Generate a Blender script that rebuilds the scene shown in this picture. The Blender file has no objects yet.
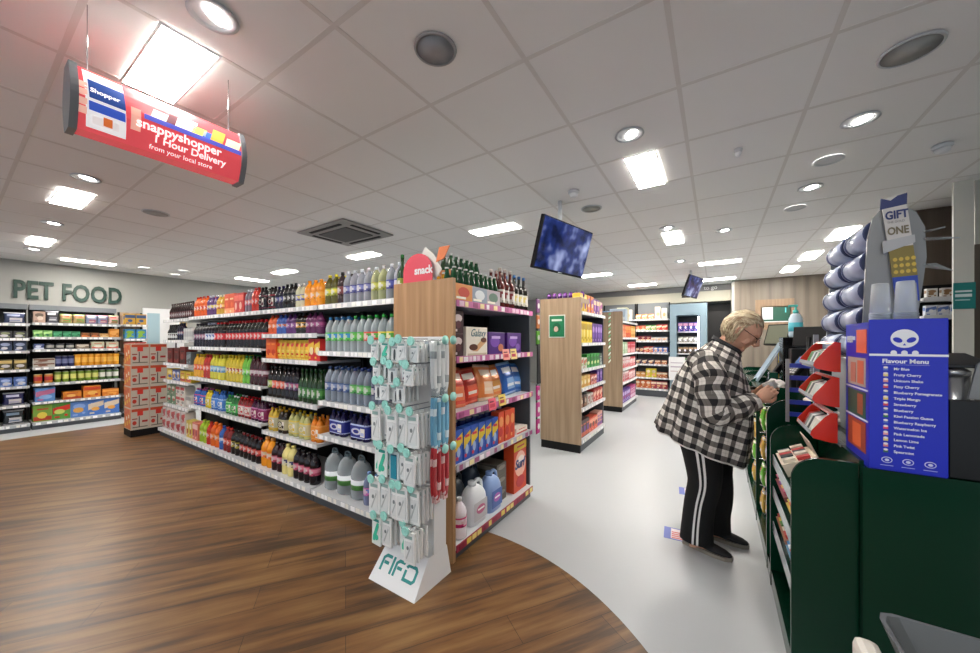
import bpy, bmesh, math, random
from mathutils import Vector, Matrix, Euler, noise
R = random.Random(7)
PI = math.pi
scene = bpy.context.scene
COL = scene.collection

# ------------------------------------------------------------------ colours and materials
def H(h):
    h = h.lstrip('#')
    out = []
    for i in (0, 2, 4):
        v = int(h[i:i+2], 16) / 255
        out.append(v / 12.92 if v <= .04045 else ((v + .055) / 1.055) ** 2.4)
    return tuple(out)
def mat(name, col=None, rough=.5, metal=0., spec=.5, emit=None, strength=0., coat=0., attr=False, alpha=None, bump=0., bscale=200.):
    m = bpy.data.materials.new(name); m.use_nodes = True
    nt = m.node_tree; b = nt.nodes['Principled BSDF']
    if attr:
        a = nt.nodes.new('ShaderNodeAttribute'); a.attribute_name = 'Col'
        nt.links.new(a.outputs['Color'], b.inputs['Base Color'])
    else:
        b.inputs['Base Color'].default_value = (*H(col), 1) if isinstance(col, str) else (*col, 1)
    b.inputs['Roughness'].default_value = rough; b.inputs['Metallic'].default_value = metal
    b.inputs['Specular IOR Level'].default_value = spec; b.inputs['Coat Weight'].default_value = coat
    if emit is not None:
        if attr: nt.links.new(a.outputs['Color'], b.inputs['Emission Color'])
        else: b.inputs['Emission Color'].default_value = (*H(emit), 1)
        b.inputs['Emission Strength'].default_value = strength
    if bump:
        tc = nt.nodes.new('ShaderNodeTexCoord'); n = nt.nodes.new('ShaderNodeTexNoise'); n.inputs['Scale'].default_value = bscale
        bp = nt.nodes.new('ShaderNodeBump'); bp.inputs['Strength'].default_value = bump; bp.inputs['Distance'].default_value = .005
        nt.links.new(tc.outputs['Object'], n.inputs['Vector']); nt.links.new(n.outputs['Fac'], bp.inputs['Height']); nt.links.new(bp.outputs['Normal'], b.inputs['Normal'])
    return m
def clear_mat(name, tint, fac, rough=.08, attr=False):
    m = bpy.data.materials.new(name); m.use_nodes = True; nt = m.node_tree; nt.nodes.clear()
    o = nt.nodes.new('ShaderNodeOutputMaterial'); mx = nt.nodes.new('ShaderNodeMixShader'); t = nt.nodes.new('ShaderNodeBsdfTransparent')
    p = nt.nodes.new('ShaderNodeBsdfPrincipled'); p.inputs['Roughness'].default_value = rough
    p.inputs['Base Color'].default_value = (*H(tint), 1)
    t.inputs['Color'].default_value = (*H(tint), 1)
    if attr:
        a = nt.nodes.new('ShaderNodeAttribute'); a.attribute_name = 'Col'
        nt.links.new(a.outputs['Color'], t.inputs['Color']); nt.links.new(a.outputs['Color'], p.inputs['Base Color'])
    lw = nt.nodes.new('ShaderNodeLayerWeight'); lw.inputs['Blend'].default_value = .35
    mr = nt.nodes.new('ShaderNodeMapRange'); mr.inputs['To Min'].default_value = fac; mr.inputs['To Max'].default_value = min(1, fac + .6)
    nt.links.new(lw.outputs['Facing'], mr.inputs['Value']); nt.links.new(mr.outputs['Result'], mx.inputs['Fac'])
    nt.links.new(t.outputs[0], mx.inputs[1]); nt.links.new(p.outputs[0], mx.inputs[2]); nt.links.new(mx.outputs[0], o.inputs['Surface'])
    return m
CARD = mat('printed_card', attr=True, rough=.42)
GLOSS = mat('glossy_print', attr=True, rough=.12, spec=.45)
FILM = mat('foil_film', attr=True, rough=.22, metal=.15, spec=.7)
CLOTH = mat('cloth', attr=True, rough=.9, bump=.25, bscale=300)
CLEAR = clear_mat('clear_plastic', 'eef4f6', .30, attr=True, rough=.05)
PLAST = clear_mat('clear_sheet', 'dfe6ea', .16)
SIGNM = mat('backlit_print', attr=True, rough=.25, emit='ffffff', strength=.3)
BLACKM = mat('black_metal', '101012', .55, spec=.3)
GREYM = mat('grey_metal', '8b9095', .4, .1)
LIGHTM = mat('light_grey_metal', 'c9ccd0', .35)
DARKP = mat('dark_grey_plinth', '4c5157', .45)
GREEN = mat('green_laminate', '03301f', .22, spec=.4)
WHITEP = mat('white_plastic', 'e6e8ea', .35)
def wood_mat(name, c1, c2, c3, scale=1., rough=.45, vertical=True):
    m = mat(name, c1, rough); nt = m.node_tree; b = nt.nodes['Principled BSDF']
    tc = nt.nodes.new('ShaderNodeTexCoord'); mp = nt.nodes.new('ShaderNodeMapping')
    mp.inputs['Scale'].default_value = (28 * scale, 28 * scale, 1.3 * scale) if vertical else (1.3, 28, 28)
    n = nt.nodes.new('ShaderNodeTexNoise'); n.inputs['Scale'].default_value = 1.; n.inputs['Detail'].default_value = 5
    r = nt.nodes.new('ShaderNodeValToRGB'); e = r.color_ramp.elements
    e[0].position = .3; e[0].color = (*H(c1), 1); e[1].position = .7; e[1].color = (*H(c3), 1)
    k = r.color_ramp.elements.new(.5); k.color = (*H(c2), 1)
    nt.links.new(tc.outputs['Object'], mp.inputs[0]); nt.links.new(mp.outputs[0], n.inputs['Vector']); nt.links.new(n.outputs['Fac'], r.inputs[0]); nt.links.new(r.outputs[0], b.inputs['Base Color'])
    return m
OAK = wood_mat('oak_laminate', '9a7450', 'ab845c', 'b8926a')
PALEOAK = wood_mat('pale_oak_laminate', '988066', 'a88f74', 'b39b80')
CLAD = wood_mat('grey_wood_cladding', '5c544b', '70675c', '7c7367', .35)
BROWNCLAD = wood_mat('brown_wood_cladding', '4e443b', '5d5248', '6a5f54', .35)

# ------------------------------------------------------------------ mesh builder
class MB:
    def __init__(s): s.v = []; s.f = []; s.c = []; s.m = []; s.sm = []
    def add(s, vs, fs, col=(.5, .5, .5), mi=0, smooth=False, M=None):
        o = len(s.v)
        if M is not None: vs = [M @ Vector(v) for v in vs]
        s.v += [tuple(v) for v in vs]
        for f in fs:
            s.f.append([o + i for i in f]); s.c.append(col); s.m.append(mi); s.sm.append(smooth)
        return s
    def box(s, x0, y0, z0, x1, y1, z1, col=(.5, .5, .5), mi=0, M=None, bev=0.):
        if bev:
            bm = bmesh.new(); bmesh.ops.create_cube(bm, size=1)
            for v in bm.verts: v.co = Vector(((x0+x1)/2 + v.co.x*(x1-x0), (y0+y1)/2 + v.co.y*(y1-y0), (z0+z1)/2 + v.co.z*(z1-z0)))
            bmesh.ops.bevel(bm, geom=bm.edges[:], offset=bev, segments=2, affect='EDGES', profile=.5)
            bm.verts.index_update()
            vs = [v.co.copy() for v in bm.verts]; fs = [[v.index for v in f.verts] for f in bm.faces]; bm.free()
            return s.add(vs, fs, col, mi, False, M)
        vs = [(x0,y0,z0),(x1,y0,z0),(x1,y1,z0),(x0,y1,z0),(x0,y0,z1),(x1,y0,z1),(x1,y1,z1),(x0,y1,z1)]
        return s.add(vs, [(0,3,2,1),(4,5,6,7),(0,1,5,4),(1,2,6,5),(2,3,7,6),(3,0,4,7)], col, mi, False, M)
    def lathe(s, prof, seg=14, col=(.5,.5,.5), mi=0, M=None, cx=0, cy=0, sx=1., sy=1., smooth=True, cols=None):
        vs = []; fs = []
        n = len(prof)
        for r, z in prof:
            for k in range(seg):
                a = 2*PI*k/seg; vs.append((cx + r*sx*math.cos(a), cy + r*sy*math.sin(a), z))
        for i in range(n-1):
            ff = []
            for k in range(seg):
                k2 = (k+1) % seg; ff.append((i*seg+k, i*seg+k2, (i+1)*seg+k2, (i+1)*seg+k))
            fs.append(ff)
        base = len(s.v)
        s.add(vs, [], col, mi, smooth, M)
        for i, ff in enumerate(fs):
            for f in ff:
                s.f.append([base+j for j in f]); s.c.append(cols[i] if cols else col); s.m.append(mi); s.sm.append(smooth)
        if prof[0][0] > 1e-5: s.f.append([base+k for k in range(seg)][::-1]); s.c.append(cols[0] if cols else col); s.m.append(mi); s.sm.append(False)
        if prof[-1][0] > 1e-5: s.f.append([base+(n-1)*seg+k for k in range(seg)]); s.c.append(cols[-1] if cols else col); s.m.append(mi); s.sm.append(False)
        return s
    def loft(s, rings, col=(.5,.5,.5), mi=0, caps=True, smooth=True, cf=None, M=None):
        n = len(rings[0]); base = len(s.v)
        vs = [p for r in rings for p in r]
        s.add(vs, [], col, mi, smooth, M)
        for i in range(len(rings)-1):
            for k in range(n):
                k2 = (k+1) % n
                s.f.append([base+i*n+k, base+i*n+k2, base+(i+1)*n+k2, base+(i+1)*n+k]); s.c.append(cf(i, k) if cf else col); s.m.append(mi); s.sm.append(smooth)
        if caps:
            s.f.append([base+k for k in range(n)][::-1]); s.c.append(col); s.m.append(mi); s.sm.append(smooth)
            s.f.append([base+(len(rings)-1)*n+k for k in range(n)]); s.c.append(col); s.m.append(mi); s.sm.append(smooth)
        return s
    def tube(s, pts, rad, seg=10, col=(.5,.5,.5), mi=0, cf=None, ref=(0, -1, 0), caps=True, sub=0):
        pts = [Vector(p) for p in pts]; rad = list(rad) if hasattr(rad, '__len__') else [rad]*len(pts)
        if sub:                                   # catmull-rom smoothing
            P2 = []; R2 = []
            for i in range(len(pts)-1):
                p0 = pts[max(0,i-1)]; p1 = pts[i]; p2 = pts[i+1]; p3 = pts[min(len(pts)-1,i+2)]
                for j in range(sub):
                    t = j/sub
                    P2.append(.5*((2*p1)+(p2-p0)*t+(2*p0-5*p1+4*p2-p3)*t*t+(3*p1-p0-3*p2+p3)*t**3)); R2.append(tuple(a_*(1-t)+b_*t for a_, b_ in zip(rad[i], rad[i+1])) if hasattr(rad[i], '__len__') else rad[i]*(1-t)+rad[i+1]*t)
            P2.append(pts[-1]); R2.append(rad[-1]); pts, rad = P2, R2
        rings = []
        ref = Vector(ref)
        for i, p in enumerate(pts):
            d = (pts[min(i+1, len(pts)-1)] - pts[max(i-1, 0)]).normalized()
            u = (ref - d*ref.dot(d))
            if u.length < 1e-3: u = Vector((1, 0, 0)) - d*d.x
            u.normalize(); w = d.cross(u)
            r = rad[i]; ru, rw = (r if hasattr(r, '__len__') else (r, r))
            rings.append([p + u*ru*math.cos(2*PI*k/seg) + w*rw*math.sin(2*PI*k/seg) for k in range(seg)])
        return s.loft(rings, col, mi, caps, True, cf)
    def poly(s, pts, y0, y1, col=(.5,.5,.5), mi=0, M=None):        # outline in x,z extruded along y
        n = len(pts); vs = [(x, y0, z) for x, z in pts] + [(x, y1, z) for x, z in pts]
        fs = [list(range(n)), list(range(2*n-1, n-1, -1))] + [[i, i+n, (i+1) % n + n, (i+1) % n] for i in range(n)]
        return s.add(vs, fs, col, mi, False, M)
    def ell(s, cx, y0, y1, cz, rx, rz, col, mi=0, seg=16, M=None):
        return s.poly([(cx+rx*math.cos(2*PI*k/seg), cz+rz*math.sin(2*PI*k/seg)) for k in range(seg)], y0, y1, col, mi, M)
    def mesh(s, name, mats):
        me = bpy.data.meshes.new(name); me.from_pydata(s.v, [], s.f)
        for m in (mats if isinstance(mats, (list, tuple)) else [mats]): me.materials.append(m)
        me.polygons.foreach_set('material_index', s.m); me.polygons.foreach_set('use_smooth', s.sm)
        a = me.attributes.new('Col', 'FLOAT_COLOR', 'FACE')
        a.data.foreach_set('color', [x for c in s.c for x in (*c, 1.)])
        bm = bmesh.new(); bm.from_mesh(me); bmesh.ops.recalc_face_normals(bm, faces=bm.faces[:]); bm.to_mesh(me); bm.free()
        me.update(); return me
    def obj(s, name, mats, parent=None, loc=None, rot=None):
        o = bpy.data.objects.new(name, s.mesh(name, mats)); COL.objects.link(o)
        if parent: o.parent = parent
        if loc: o.location = loc
        if rot is not None: o.rotation_euler = rot if hasattr(rot, '__len__') else (0, 0, rot)
        return o
LABELS = {}
def tag(o, label, cat, group=None):
    n = len(label.split())
    if not 4 <= n <= 16: print('LABEL LENGTH', n, label)
    if label in LABELS and (group is None or LABELS[label] != group): print('DUP LABEL', label)
    LABELS[label] = group
    o['label'] = label; o['category'] = cat
    if group: o['group'] = group
    return o
def empty(name, loc=(0, 0, 0), rz=0., label=None, cat=None, group=None):
    o = bpy.data.objects.new(name, None); COL.objects.link(o); o.location = loc; o.rotation_euler = (0, 0, rz); o.empty_display_size = .1
    if label: tag(o, label, cat, group)
    return o
def struct(o): o['kind'] = 'structure'; return o
def text(name, s, size, depth, m, parent=None, loc=(0,0,0), rot=(PI/2, 0, 0), bold=0., align='LEFT', sx=1., shear=0., space=1.):
    c = bpy.data.curves.new(name, 'FONT'); c.body = s; c.size = size; c.extrude = depth; c.offset = bold; c.align_x = align; c.shear = shear; c.space_character = space
    c.resolution_u = 3
    t = bpy.data.objects.new(name, c); COL.objects.link(t)
    bpy.context.view_layer.update()
    me = bpy.data.meshes.new_from_object(t.evaluated_get(bpy.context.evaluated_depsgraph_get()))
    bpy.data.objects.remove(t); bpy.data.curves.remove(c)
    for v in me.vertices: v.co.x *= sx
    me.materials.clear(); me.materials.append(m)
    o = bpy.data.objects.new(name, me); COL.objects.link(o); o.location = loc; o.rotation_euler = rot
    if parent: o.parent = parent
    return o

# ------------------------------------------------------------------ product prototypes
class Proto:
    def __init__(s, name, cat, mesh, w, d, h, kids=()): s.name, s.cat, s.mesh, s.w, s.d, s.h, s.kids = name, cat, mesh, w, d, h, kids
    def put(s, loc, rz, label, group=None, rot=None):
        o = bpy.data.objects.new(s.name, s.mesh); COL.objects.link(o); o.location = loc
        o.rotation_euler = rot if rot else (0, 0, rz)
        tag(o, label, s.cat, group)
        for kn, km in s.kids:
            k = bpy.data.objects.new(kn, km); COL.objects.link(k); k.parent = o
        return o
CACHE = {}
def memo(f):
    def g(*a, **k):
        key = (f.__name__, a, tuple(sorted(k.items())))
        if key not in CACHE: CACHE[key] = f(*a, **k)
        return CACHE[key]
    return g
def PR(kind):
    return {'b': [(.84,0),(.98,.02),(1,.06),(1,.28),(.97,.3),(.97,.56),(1,.58),(.98,.66),(.8,.76),(.5,.85),(.3,.9),(.3,.93)],
            'cola': [(.8,0),(.97,.03),(1,.1),(.9,.25),(.93,.32),(.96,.36),(.96,.56),(1,.6),(.92,.7),(.62,.81),(.34,.89),(.3,.93)],
            'wine': [(.9,0),(1,.02),(1,.55),(.95,.61),(.6,.69),(.38,.74),(.34,.8),(.33,.93)],
            'beer': [(.92,0),(1,.03),(1,.5),(.93,.58),(.55,.7),(.42,.78),(.38,.93)]}[kind]
@memo
def bottle(w, h, body, cap, lab, kind='b', clear=False, lab2=None, parts=True):
    r = w/2; pr = [(a*r, b*h) for a, b in PR(kind)]
    m = MB(); m.lathe(pr, 14, H(body))
    me = m.mesh('bottle', CLEAR if clear else GLOSS)
    c = MB(); c.lathe([(r*.36, h*.915), (r*.36, h*.99), (r*.3, h)], 10, H(cap))
    l = MB(); lo, hi = ((.14, .46) if kind in ('wine', 'beer') else (.31, .55))
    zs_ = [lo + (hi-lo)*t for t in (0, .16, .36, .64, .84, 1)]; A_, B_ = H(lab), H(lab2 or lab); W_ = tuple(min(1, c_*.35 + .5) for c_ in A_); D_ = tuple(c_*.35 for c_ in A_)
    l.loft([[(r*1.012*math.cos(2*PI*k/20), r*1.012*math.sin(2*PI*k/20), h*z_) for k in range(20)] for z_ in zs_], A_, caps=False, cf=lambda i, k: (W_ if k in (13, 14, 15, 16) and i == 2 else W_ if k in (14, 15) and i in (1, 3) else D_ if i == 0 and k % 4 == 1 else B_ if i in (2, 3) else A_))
    if not parts:
        m.add(c.v, c.f, H(cap)); m.add(l.v, l.f, H(lab))
        me = m.mesh('bottle', [GLOSS])
        return Proto('bottle', 'bottle', me, w, w, h)
    return Proto('bottle', 'bottle', me, w, w, h, (('cap', c.mesh('cap', GLOSS)), ('bottle_label', l.mesh('bottle_label', CARD))))
@memo
def can(w, h, body, band, top='b8bcc0'):
    r = w/2; m = MB()
    m.lathe([(r*.8, 0), (r, h*.05), (r, h*.3), (r, h*.72), (r, h*.93), (r*.85, h*.99), (r*.8, h*.97)], 14, cols=[H(top), H(body), H(band), H(body), H(top), H(top)])
    return Proto('drink_can' if h < .2 and top == 'b8bcc0' else 'tin', 'can', m.mesh('can', GLOSS), w, w, h)
def art(m, w, h, y, base, acc, seed, mi=0, rich=True):
    q = random.Random(seed); acc = [H(a) for a in acc]; e = .0007
    W = w*.94; x0 = -W/2
    t = q.choice((0, 1, 2, 3))
    if t == 0: m.box(x0, y-e, h*.62, -x0, y, h*.9, acc[0], mi)
    elif t == 1: m.box(x0, y-e, h*.06, -x0, y, h*.3, acc[0], mi)
    elif t == 2: m.poly([(x0, h*.35), (-x0, h*.6), (-x0, h*.9), (x0, h*.72)], y-e, y, acc[0], mi)
    else: m.ell(0, y-e, y, h*.68, w*.36, h*.17, acc[0], mi, 14)
    if rich:
        a1 = acc[1 % len(acc)]; a2 = acc[2 % len(acc)]
        m.ell(q.uniform(-.12, .12)*w, y-2*e, y, h*q.uniform(.3, .5), w*q.uniform(.2, .34), h*q.uniform(.12, .2), a1, mi, 12)
        m.box(-w*.3, y-3*e, h*.7, w*.3, y, h*.78, a2, mi)
        m.box(-w*.38, y-2.5*e, h*.1, -w*.1, y, h*.2, a2, mi)
        if q.random() < .6: m.ell(w*.25, y-3*e, y, h*.24, w*.1, w*.1, a2, mi, 10)
@memo
def pack(w, d, h, base, *acc, seed=0, name='carton', cat='box', rich=True):
    m = MB(); m.box(-w/2, -d/2, 0, w/2, d/2, h, H(base), bev=min(w, d, h)*.03)
    art(m, w, h, -d/2, base, acc or ('ffffff',), seed, rich=rich)
    # a printed band across the left and top faces
    m.box(-w/2-.0006, -d*.4, h*.5, -w/2, d*.4, h*.8, H((acc or ('ffffff',))[0]))
    return Proto(name, cat, m.mesh(name, CARD), w, d, h)
@memo
def pouch(w, d, h, base, *acc, seed=0, name='crisp_bag', cat='bag'):
    m = MB(); q = random.Random(seed); rings = []; N = 20; L = 12
    for i in range(L+1):
        t = i/L; bulge = math.sin(PI*t)**.55; hw = w/2*(1 - .06*math.sin(PI*t)); hd = max(.004, d/2*bulge)
        rings.append([((hw*math.copysign(abs(math.cos(a))**.6, math.cos(a))) + q.uniform(-1, 1)*.003, hd*math.copysign(abs(math.sin(a))**.9, math.sin(a)) + q.uniform(-1, 1)*.003*bulge, t*h) for a in [2*PI*k/N for k in range(N)]])
    A = [H(a) for a in acc] or [H('ffffff')]; B = H(base)
    def cf(i, k):
        t = i/L; a = 2*PI*(k+.5)/N; front = math.sin(a) < -.15; x = math.cos(a)
        if i == 0 or i == L-1: return A[-1]
        if front and .6 < t < .76 and -.6 < x < .45: return A[0]
        if front and .2 < t < .3 and abs(x) < .3: return A[0]
        if front and .1 < t < .5 and abs(x - .25 + t*.5) < .42: return A[1 % len(A)]
        return B
    m.loft(rings, B, cf=cf)
    return Proto(name, cat, m.mesh(name, FILM), w, d, h)
@memo
def multipack(nx, ny, w, h, body, cap, lab, wrap, kind='b', name='bottle_multipack'):
    m = MB(); r = w/2
    for i in range(nx):
        for j in range(ny):
            cx = (i-(nx-1)/2)*w; cy = (j-(ny-1)/2)*w
            m.lathe([(a*r*.98, b*h) for a, b in PR(kind)], 10, H(body), cx=cx, cy=cy)
            m.lathe([(r*.36, h*.92), (r*.36, h)], 8, H(cap), cx=cx, cy=cy)
    W = nx*w/2; D = ny*w/2; rings = []
    for z, s_ in ((.12, .99), (.16, 1.01), (.4, 1.015), (.6, 1.01), (.66, .98)):
        ring = []
        for qx, qy, a0 in ((1, 1, 0), (-1, 1, 90), (-1, -1, 180), (1, -1, 270)):
            for k in range(4):
                a = math.radians(a0 + k*30); ring.append((qx*(W-r)*s_ + r*s_*math.cos(a), qy*(D-r)*s_ + r*s_*math.sin(a), z*h))
        rings.append(ring)
    m.loft(rings, H(lab), caps=False, cf=lambda i, k: H(wrap) if i == 0 or i == 3 else H(lab))
    for f_, c_, q_ in ((1, H(wrap), .56), (1.02, H('f0ece4'), .4), (1.03, H(lab), .32)): m.ell(-W*.1, -D*1.015-.001*f_-(f_-1)*.05, -D, h*.38, W*q_, h*.24*q_, c_, seg=14)
    m.box(W*.35, -D*1.015-.001, h*.2, W*.8, -D, h*.52, H('f0ece4')); m.box(W*.4, -D*1.015-.002, h*.24, W*.75, -D, h*.36, H(wrap))
    return Proto(name, 'multipack', m.mesh(name, GLOSS), nx*w, ny*w, h)
@memo
def jug(w, d, h, body, cap, lab, lab2, bigh=False):
    m = MB(); rings = []
    prof = [(.9, 0), (1, .03), (1, .55), (.96, .66), (.8, .78), (.5, .88), (.24, .92)]
    for s_, t in prof:
        rings.append([(w/2*s_*math.copysign(abs(math.cos(a))**.55, math.cos(a)) - (1-s_)*w*.12, d/2*s_*math.copysign(abs(math.sin(a))**.55, math.sin(a)), t*h) for a in [2*PI*k/20 for k in range(20)]])
    m.loft(rings, H(body))
    hd = MB(); hd.tube([(w*.02, 0, h*.9), (w*.2, 0, h*.97), (w*.42, 0, h*.9), (w*.47, 0, h*.72), (w*.44, 0, h*.58)], w*.075, 8, H(body), sub=3)
    c = MB(); c.lathe([(w*.15, h*.9), (w*.15, h), (w*.12, h*1.01)], 12, H(cap), cx=-w*.1)
    l = MB(); l.box(-w*.4, -d/2-.001, h*.12, w*.4, -d/2, h*.56, H(lab)); l.ell(0, -d/2-.002, -d/2, h*.36, w*.27, h*.11, H(lab2)); l.box(-w*.2, -d/2-.003, h*.35, w*.2, -d/2-.001, h*.39, H('ffffff'))
    return Proto('detergent_jug', 'jug', m.mesh('detergent_jug', mat_jug), w, d, h, (('handle', hd.mesh('handle', mat_jug)), ('cap', c.mesh('cap', GLOSS)), ('jug_label', l.mesh('jug_label', CARD))))
mat_jug = mat('jug_plastic', attr=True, rough=.3)
@memo
def bigwater(w, h, tint, cap, lab):
    m = MB(); r = w/2
    m.lathe([(r*.85, 0), (r, h*.03), (r, h*.2), (r*.96, h*.23), (r*.96, h*.5), (r, h*.53), (r*.97, h*.62), (r*.75, h*.78), (r*.4, h*.88), (r*.2, h*.9), (r*.2, h*.94)], 18, H(tint))
    hd = MB(); hd.tube([(-r*.45, 0, h*.86), (-r*.35, 0, h*1.0), (r*.35, 0, h*1.0), (r*.45, 0, h*.86)], .007, 6, H(cap), sub=3)
    c = MB(); c.lathe([(r*.24, h*.91), (r*.24, h*.97)], 12, H(cap))
    l = MB(); l.lathe([(r*.985, h*.24), (r*.985, h*.36), (r*.985, h*.48)], 18, cols=[H(lab), H('e8eef2')])
    return Proto('water_bottle', 'bottle', m.mesh('water_bottle', CLEAR), w, w, h, (('handle', hd.mesh('handle', GLOSS)), ('cap', c.mesh('cap', GLOSS)), ('bottle_label', l.mesh('bottle_label', CARD))))

ORD = 'leftmost second third fourth fifth sixth seventh eighth ninth tenth eleventh twelfth thirteenth fourteenth fifteenth sixteenth seventeenth eighteenth nineteenth twentieth'.split()
NUM = 'zero one two three four five six seven eight nine ten eleven twelve thirteen fourteen fifteen sixteen seventeen eighteen nineteen twenty'.split()
def plural(d):
    h_, w_, t_ = d.partition(' with ')
    if not w_: h_, w_, t_ = d.partition(' at ')
    return h_ + ('es' if h_.endswith('x') else 's') + w_ + t_
def ordlab(i, n, desc, place):
    if n == 1: return f'{desc}, {place}'
    pos = 'leftmost' if i == 0 else 'rightmost' if i == n-1 else ORD[i] + ' from left'
    return f'{pos} of {NUM[n]} {plural(desc)}, {place}'
class Shelf:            # frame: origin at the left front corner of a unit, local -y is the front
    def __init__(s, x, y, rz): s.M = Matrix.Translation((x, y, 0)) @ Matrix.Rotation(rz, 4, 'Z'); s.rz = rz
    def at(s, lx, ly, z): return s.M @ Vector((lx, ly, z))
    def fill(s, z, x0, x1, items, place, front=.03, jit=.0):
        "items: (proto, n, desc[, rows[, stack]]); each kind runs on from the last; widths squeezed evenly to x0..x1"
        tot = sum(it[0].w*it[1] for it in items); k = (x1-x0)/tot; x = x0
        for it in items:
            p, n, desc = it[:3]; rows = it[3] if len(it) > 3 else 1; stack = it[4] if len(it) > 4 else 1
            gr = f'{plural(desc)} on the {place}'
            for i in range(n):
                cx = x + p.w*k*(i+.5)
                for r in range(rows):
                    for t in range(stack):
                        lab = ordlab(i, n, desc, place); g = gr if n > 1 else None
                        if rows > 1 and r > 0: lab = f'back row {desc}, {place}'; g = gr + ', back row'
                        if stack > 1: lab = ('upper ' if t else 'lower ') + lab
                        p.put(s.at(cx + R.uniform(-jit, jit), front + p.d/2 + r*(p.d+.004) + R.uniform(0, .006), z + t*(p.h+.001)), s.rz + R.uniform(-.03, .03), lab, g)
            x += p.w*k*n

# ------------------------------------------------------------------ shelving
def shelf_unit(name, label, cat, x, y, rz, W, D, zs, strip, base=.12, back=1.7, tickets=True, plinth=None, uprights='both', basestrip=None, group=None, shelfm=None, backm=None, baseD=None, alt={}):
    u = empty(name, (x, y, 0), rz, label, cat, group)
    m = MB(); m.box(.0, D-.03, 0, W, D, back, H('101012')); m.obj('back_panel', backm or BLACKM, u)
    m = MB(); m.box(0, (baseD or 0)+.02, 0, W, D-.031, base-.03); m.obj('plinth', plinth or DARKP, u)
    m = MB(); m.box(0, (baseD or 0), base-.03, W, D-.031, base, H('aab0b5')); o = m.obj('base_deck', LIGHTM, u)
    q = random.Random(int(abs(x*100)+abs(y*37)))
    def strip_mesh(zt, hh, col, dense):
        s_ = MB(); c0 = H(col); s_.box(.004, -.006, zt-hh, W-.004, 0, zt, c0)
        xx = .03
        while xx < W-.06 and tickets:
            w_ = q.choice((.035, .05, .05)); tc = q.choice(dense)
            s_.box(xx, -.0075, zt-hh*.9, xx+w_, -.006, zt-hh*.12, H(tc)); xx += w_ + q.choice((.01, .03, .06))
        return s_
    dense = ('ffffff', 'f4f4ee', 'f2f2f2', 'ffffff') if strip != 'c56aa0' else ('f3e3a8', 'e9c6da', 'f4f0f2', 'a04c7c')
    dz = (baseD or 0)
    bs = strip_mesh(base, .045, basestrip or strip, ('ffffff', 'f1efe6') if not basestrip else ('e8cf62', 'f0dc86', '8c1f3c'))
    b = bs.obj('price_strip', CARD, o); b.location = (0, dz, 0)
    for z in zs:
        s_ = MB(); s_.box(.002, .0, z-.022, W-.002, D-.031, z, H('b8bcc0'))
        so = s_.obj('shelf', shelfm or LIGHTM, u)
        strip_mesh(z+.006, .042, alt.get(z, strip), dense).obj('price_strip', CARD, so)
    for xx in ([.0] if uprights != 'right' else []) + ([W] if uprights != 'left' else []):
        x_ = max(.0, min(W-.024, xx-.012)); m = MB(); m.box(x_, D-.07, 0, x_+.024, D-.031, back); m.obj('upright', BLACKM, u)
    return u
PLACES = {}
FRONT_Y = 1.78
bays = [(-2.93, .99, [1.30, .87, .575, 1.70], 'nearest drinks bay'), (-3.93, .99, [1.455, 1.21, .82, .475, 1.70], 'second drinks bay'),
        (-4.93, .99, [1.31, .915, .53, 1.70], 'third drinks bay'), (-5.91, .97, [1.31, .915, .54, 1.70], 'fourth drinks bay'),
        (-6.9, .98, [1.395, 1.065, .82, .47, 1.69], 'farthest drinks bay')]
bl = ['black and grey drinks shelving bay next to the wooden end panel', 'black and grey drinks shelving bay, second from the wooden end panel',
      'black and grey drinks shelving bay in the middle of the long run', 'black and grey drinks shelving bay, second from the stacked cartons', 'black and grey drinks shelving bay beside the stacked cartons']
for (bx, bw, zs, pl), l in zip(bays, bl):
    shelf_unit('shelving_bay', l, 'shelves', bx, FRONT_Y, 0, bw, .52, zs, 'cfd2d4', base=.12, back=1.68, group='bays of the drinks aisle', baseD=-.06)
B = [Shelf(b[0], FRONT_Y, 0) for b in bays]
def pl(sh, i): return f'{sh} shelf, {bays[i][3]}'
water = lambda lab, l2, cap='dfe6ea': bottle(.088, .30, 'd4dee2', cap, lab, clear=True, lab2=l2)
# nearest bay
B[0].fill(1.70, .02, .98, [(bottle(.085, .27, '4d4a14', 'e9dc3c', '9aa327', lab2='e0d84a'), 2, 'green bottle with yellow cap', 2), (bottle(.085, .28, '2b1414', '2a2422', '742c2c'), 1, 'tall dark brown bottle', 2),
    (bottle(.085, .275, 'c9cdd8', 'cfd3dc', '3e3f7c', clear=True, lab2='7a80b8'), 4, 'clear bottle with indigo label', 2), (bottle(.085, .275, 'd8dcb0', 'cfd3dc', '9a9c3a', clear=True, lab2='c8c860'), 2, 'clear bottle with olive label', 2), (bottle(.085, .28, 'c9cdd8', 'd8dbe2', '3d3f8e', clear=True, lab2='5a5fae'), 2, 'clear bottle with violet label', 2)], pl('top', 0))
B[0].fill(1.30, .02, .98, [(water('4fb04a', '3f8fd0', '2f6a9c'), 4, 'green and blue labelled water bottle', 2), (water('4fb04a', '6ac04a', '2b8a3c'), 2, 'lime green labelled water bottle', 2), (water('d84a34', '58b04a', '2b8a3c'), 2, 'water bottle with red label', 2), (water('e6d23c', '58b04a', '2b8a3c'), 2, 'water bottle with yellow label', 2), (water('c83a5c', '58b04a', '2b8a3c'), 1, 'water bottle with pink label', 2)], pl('second', 0))
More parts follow.
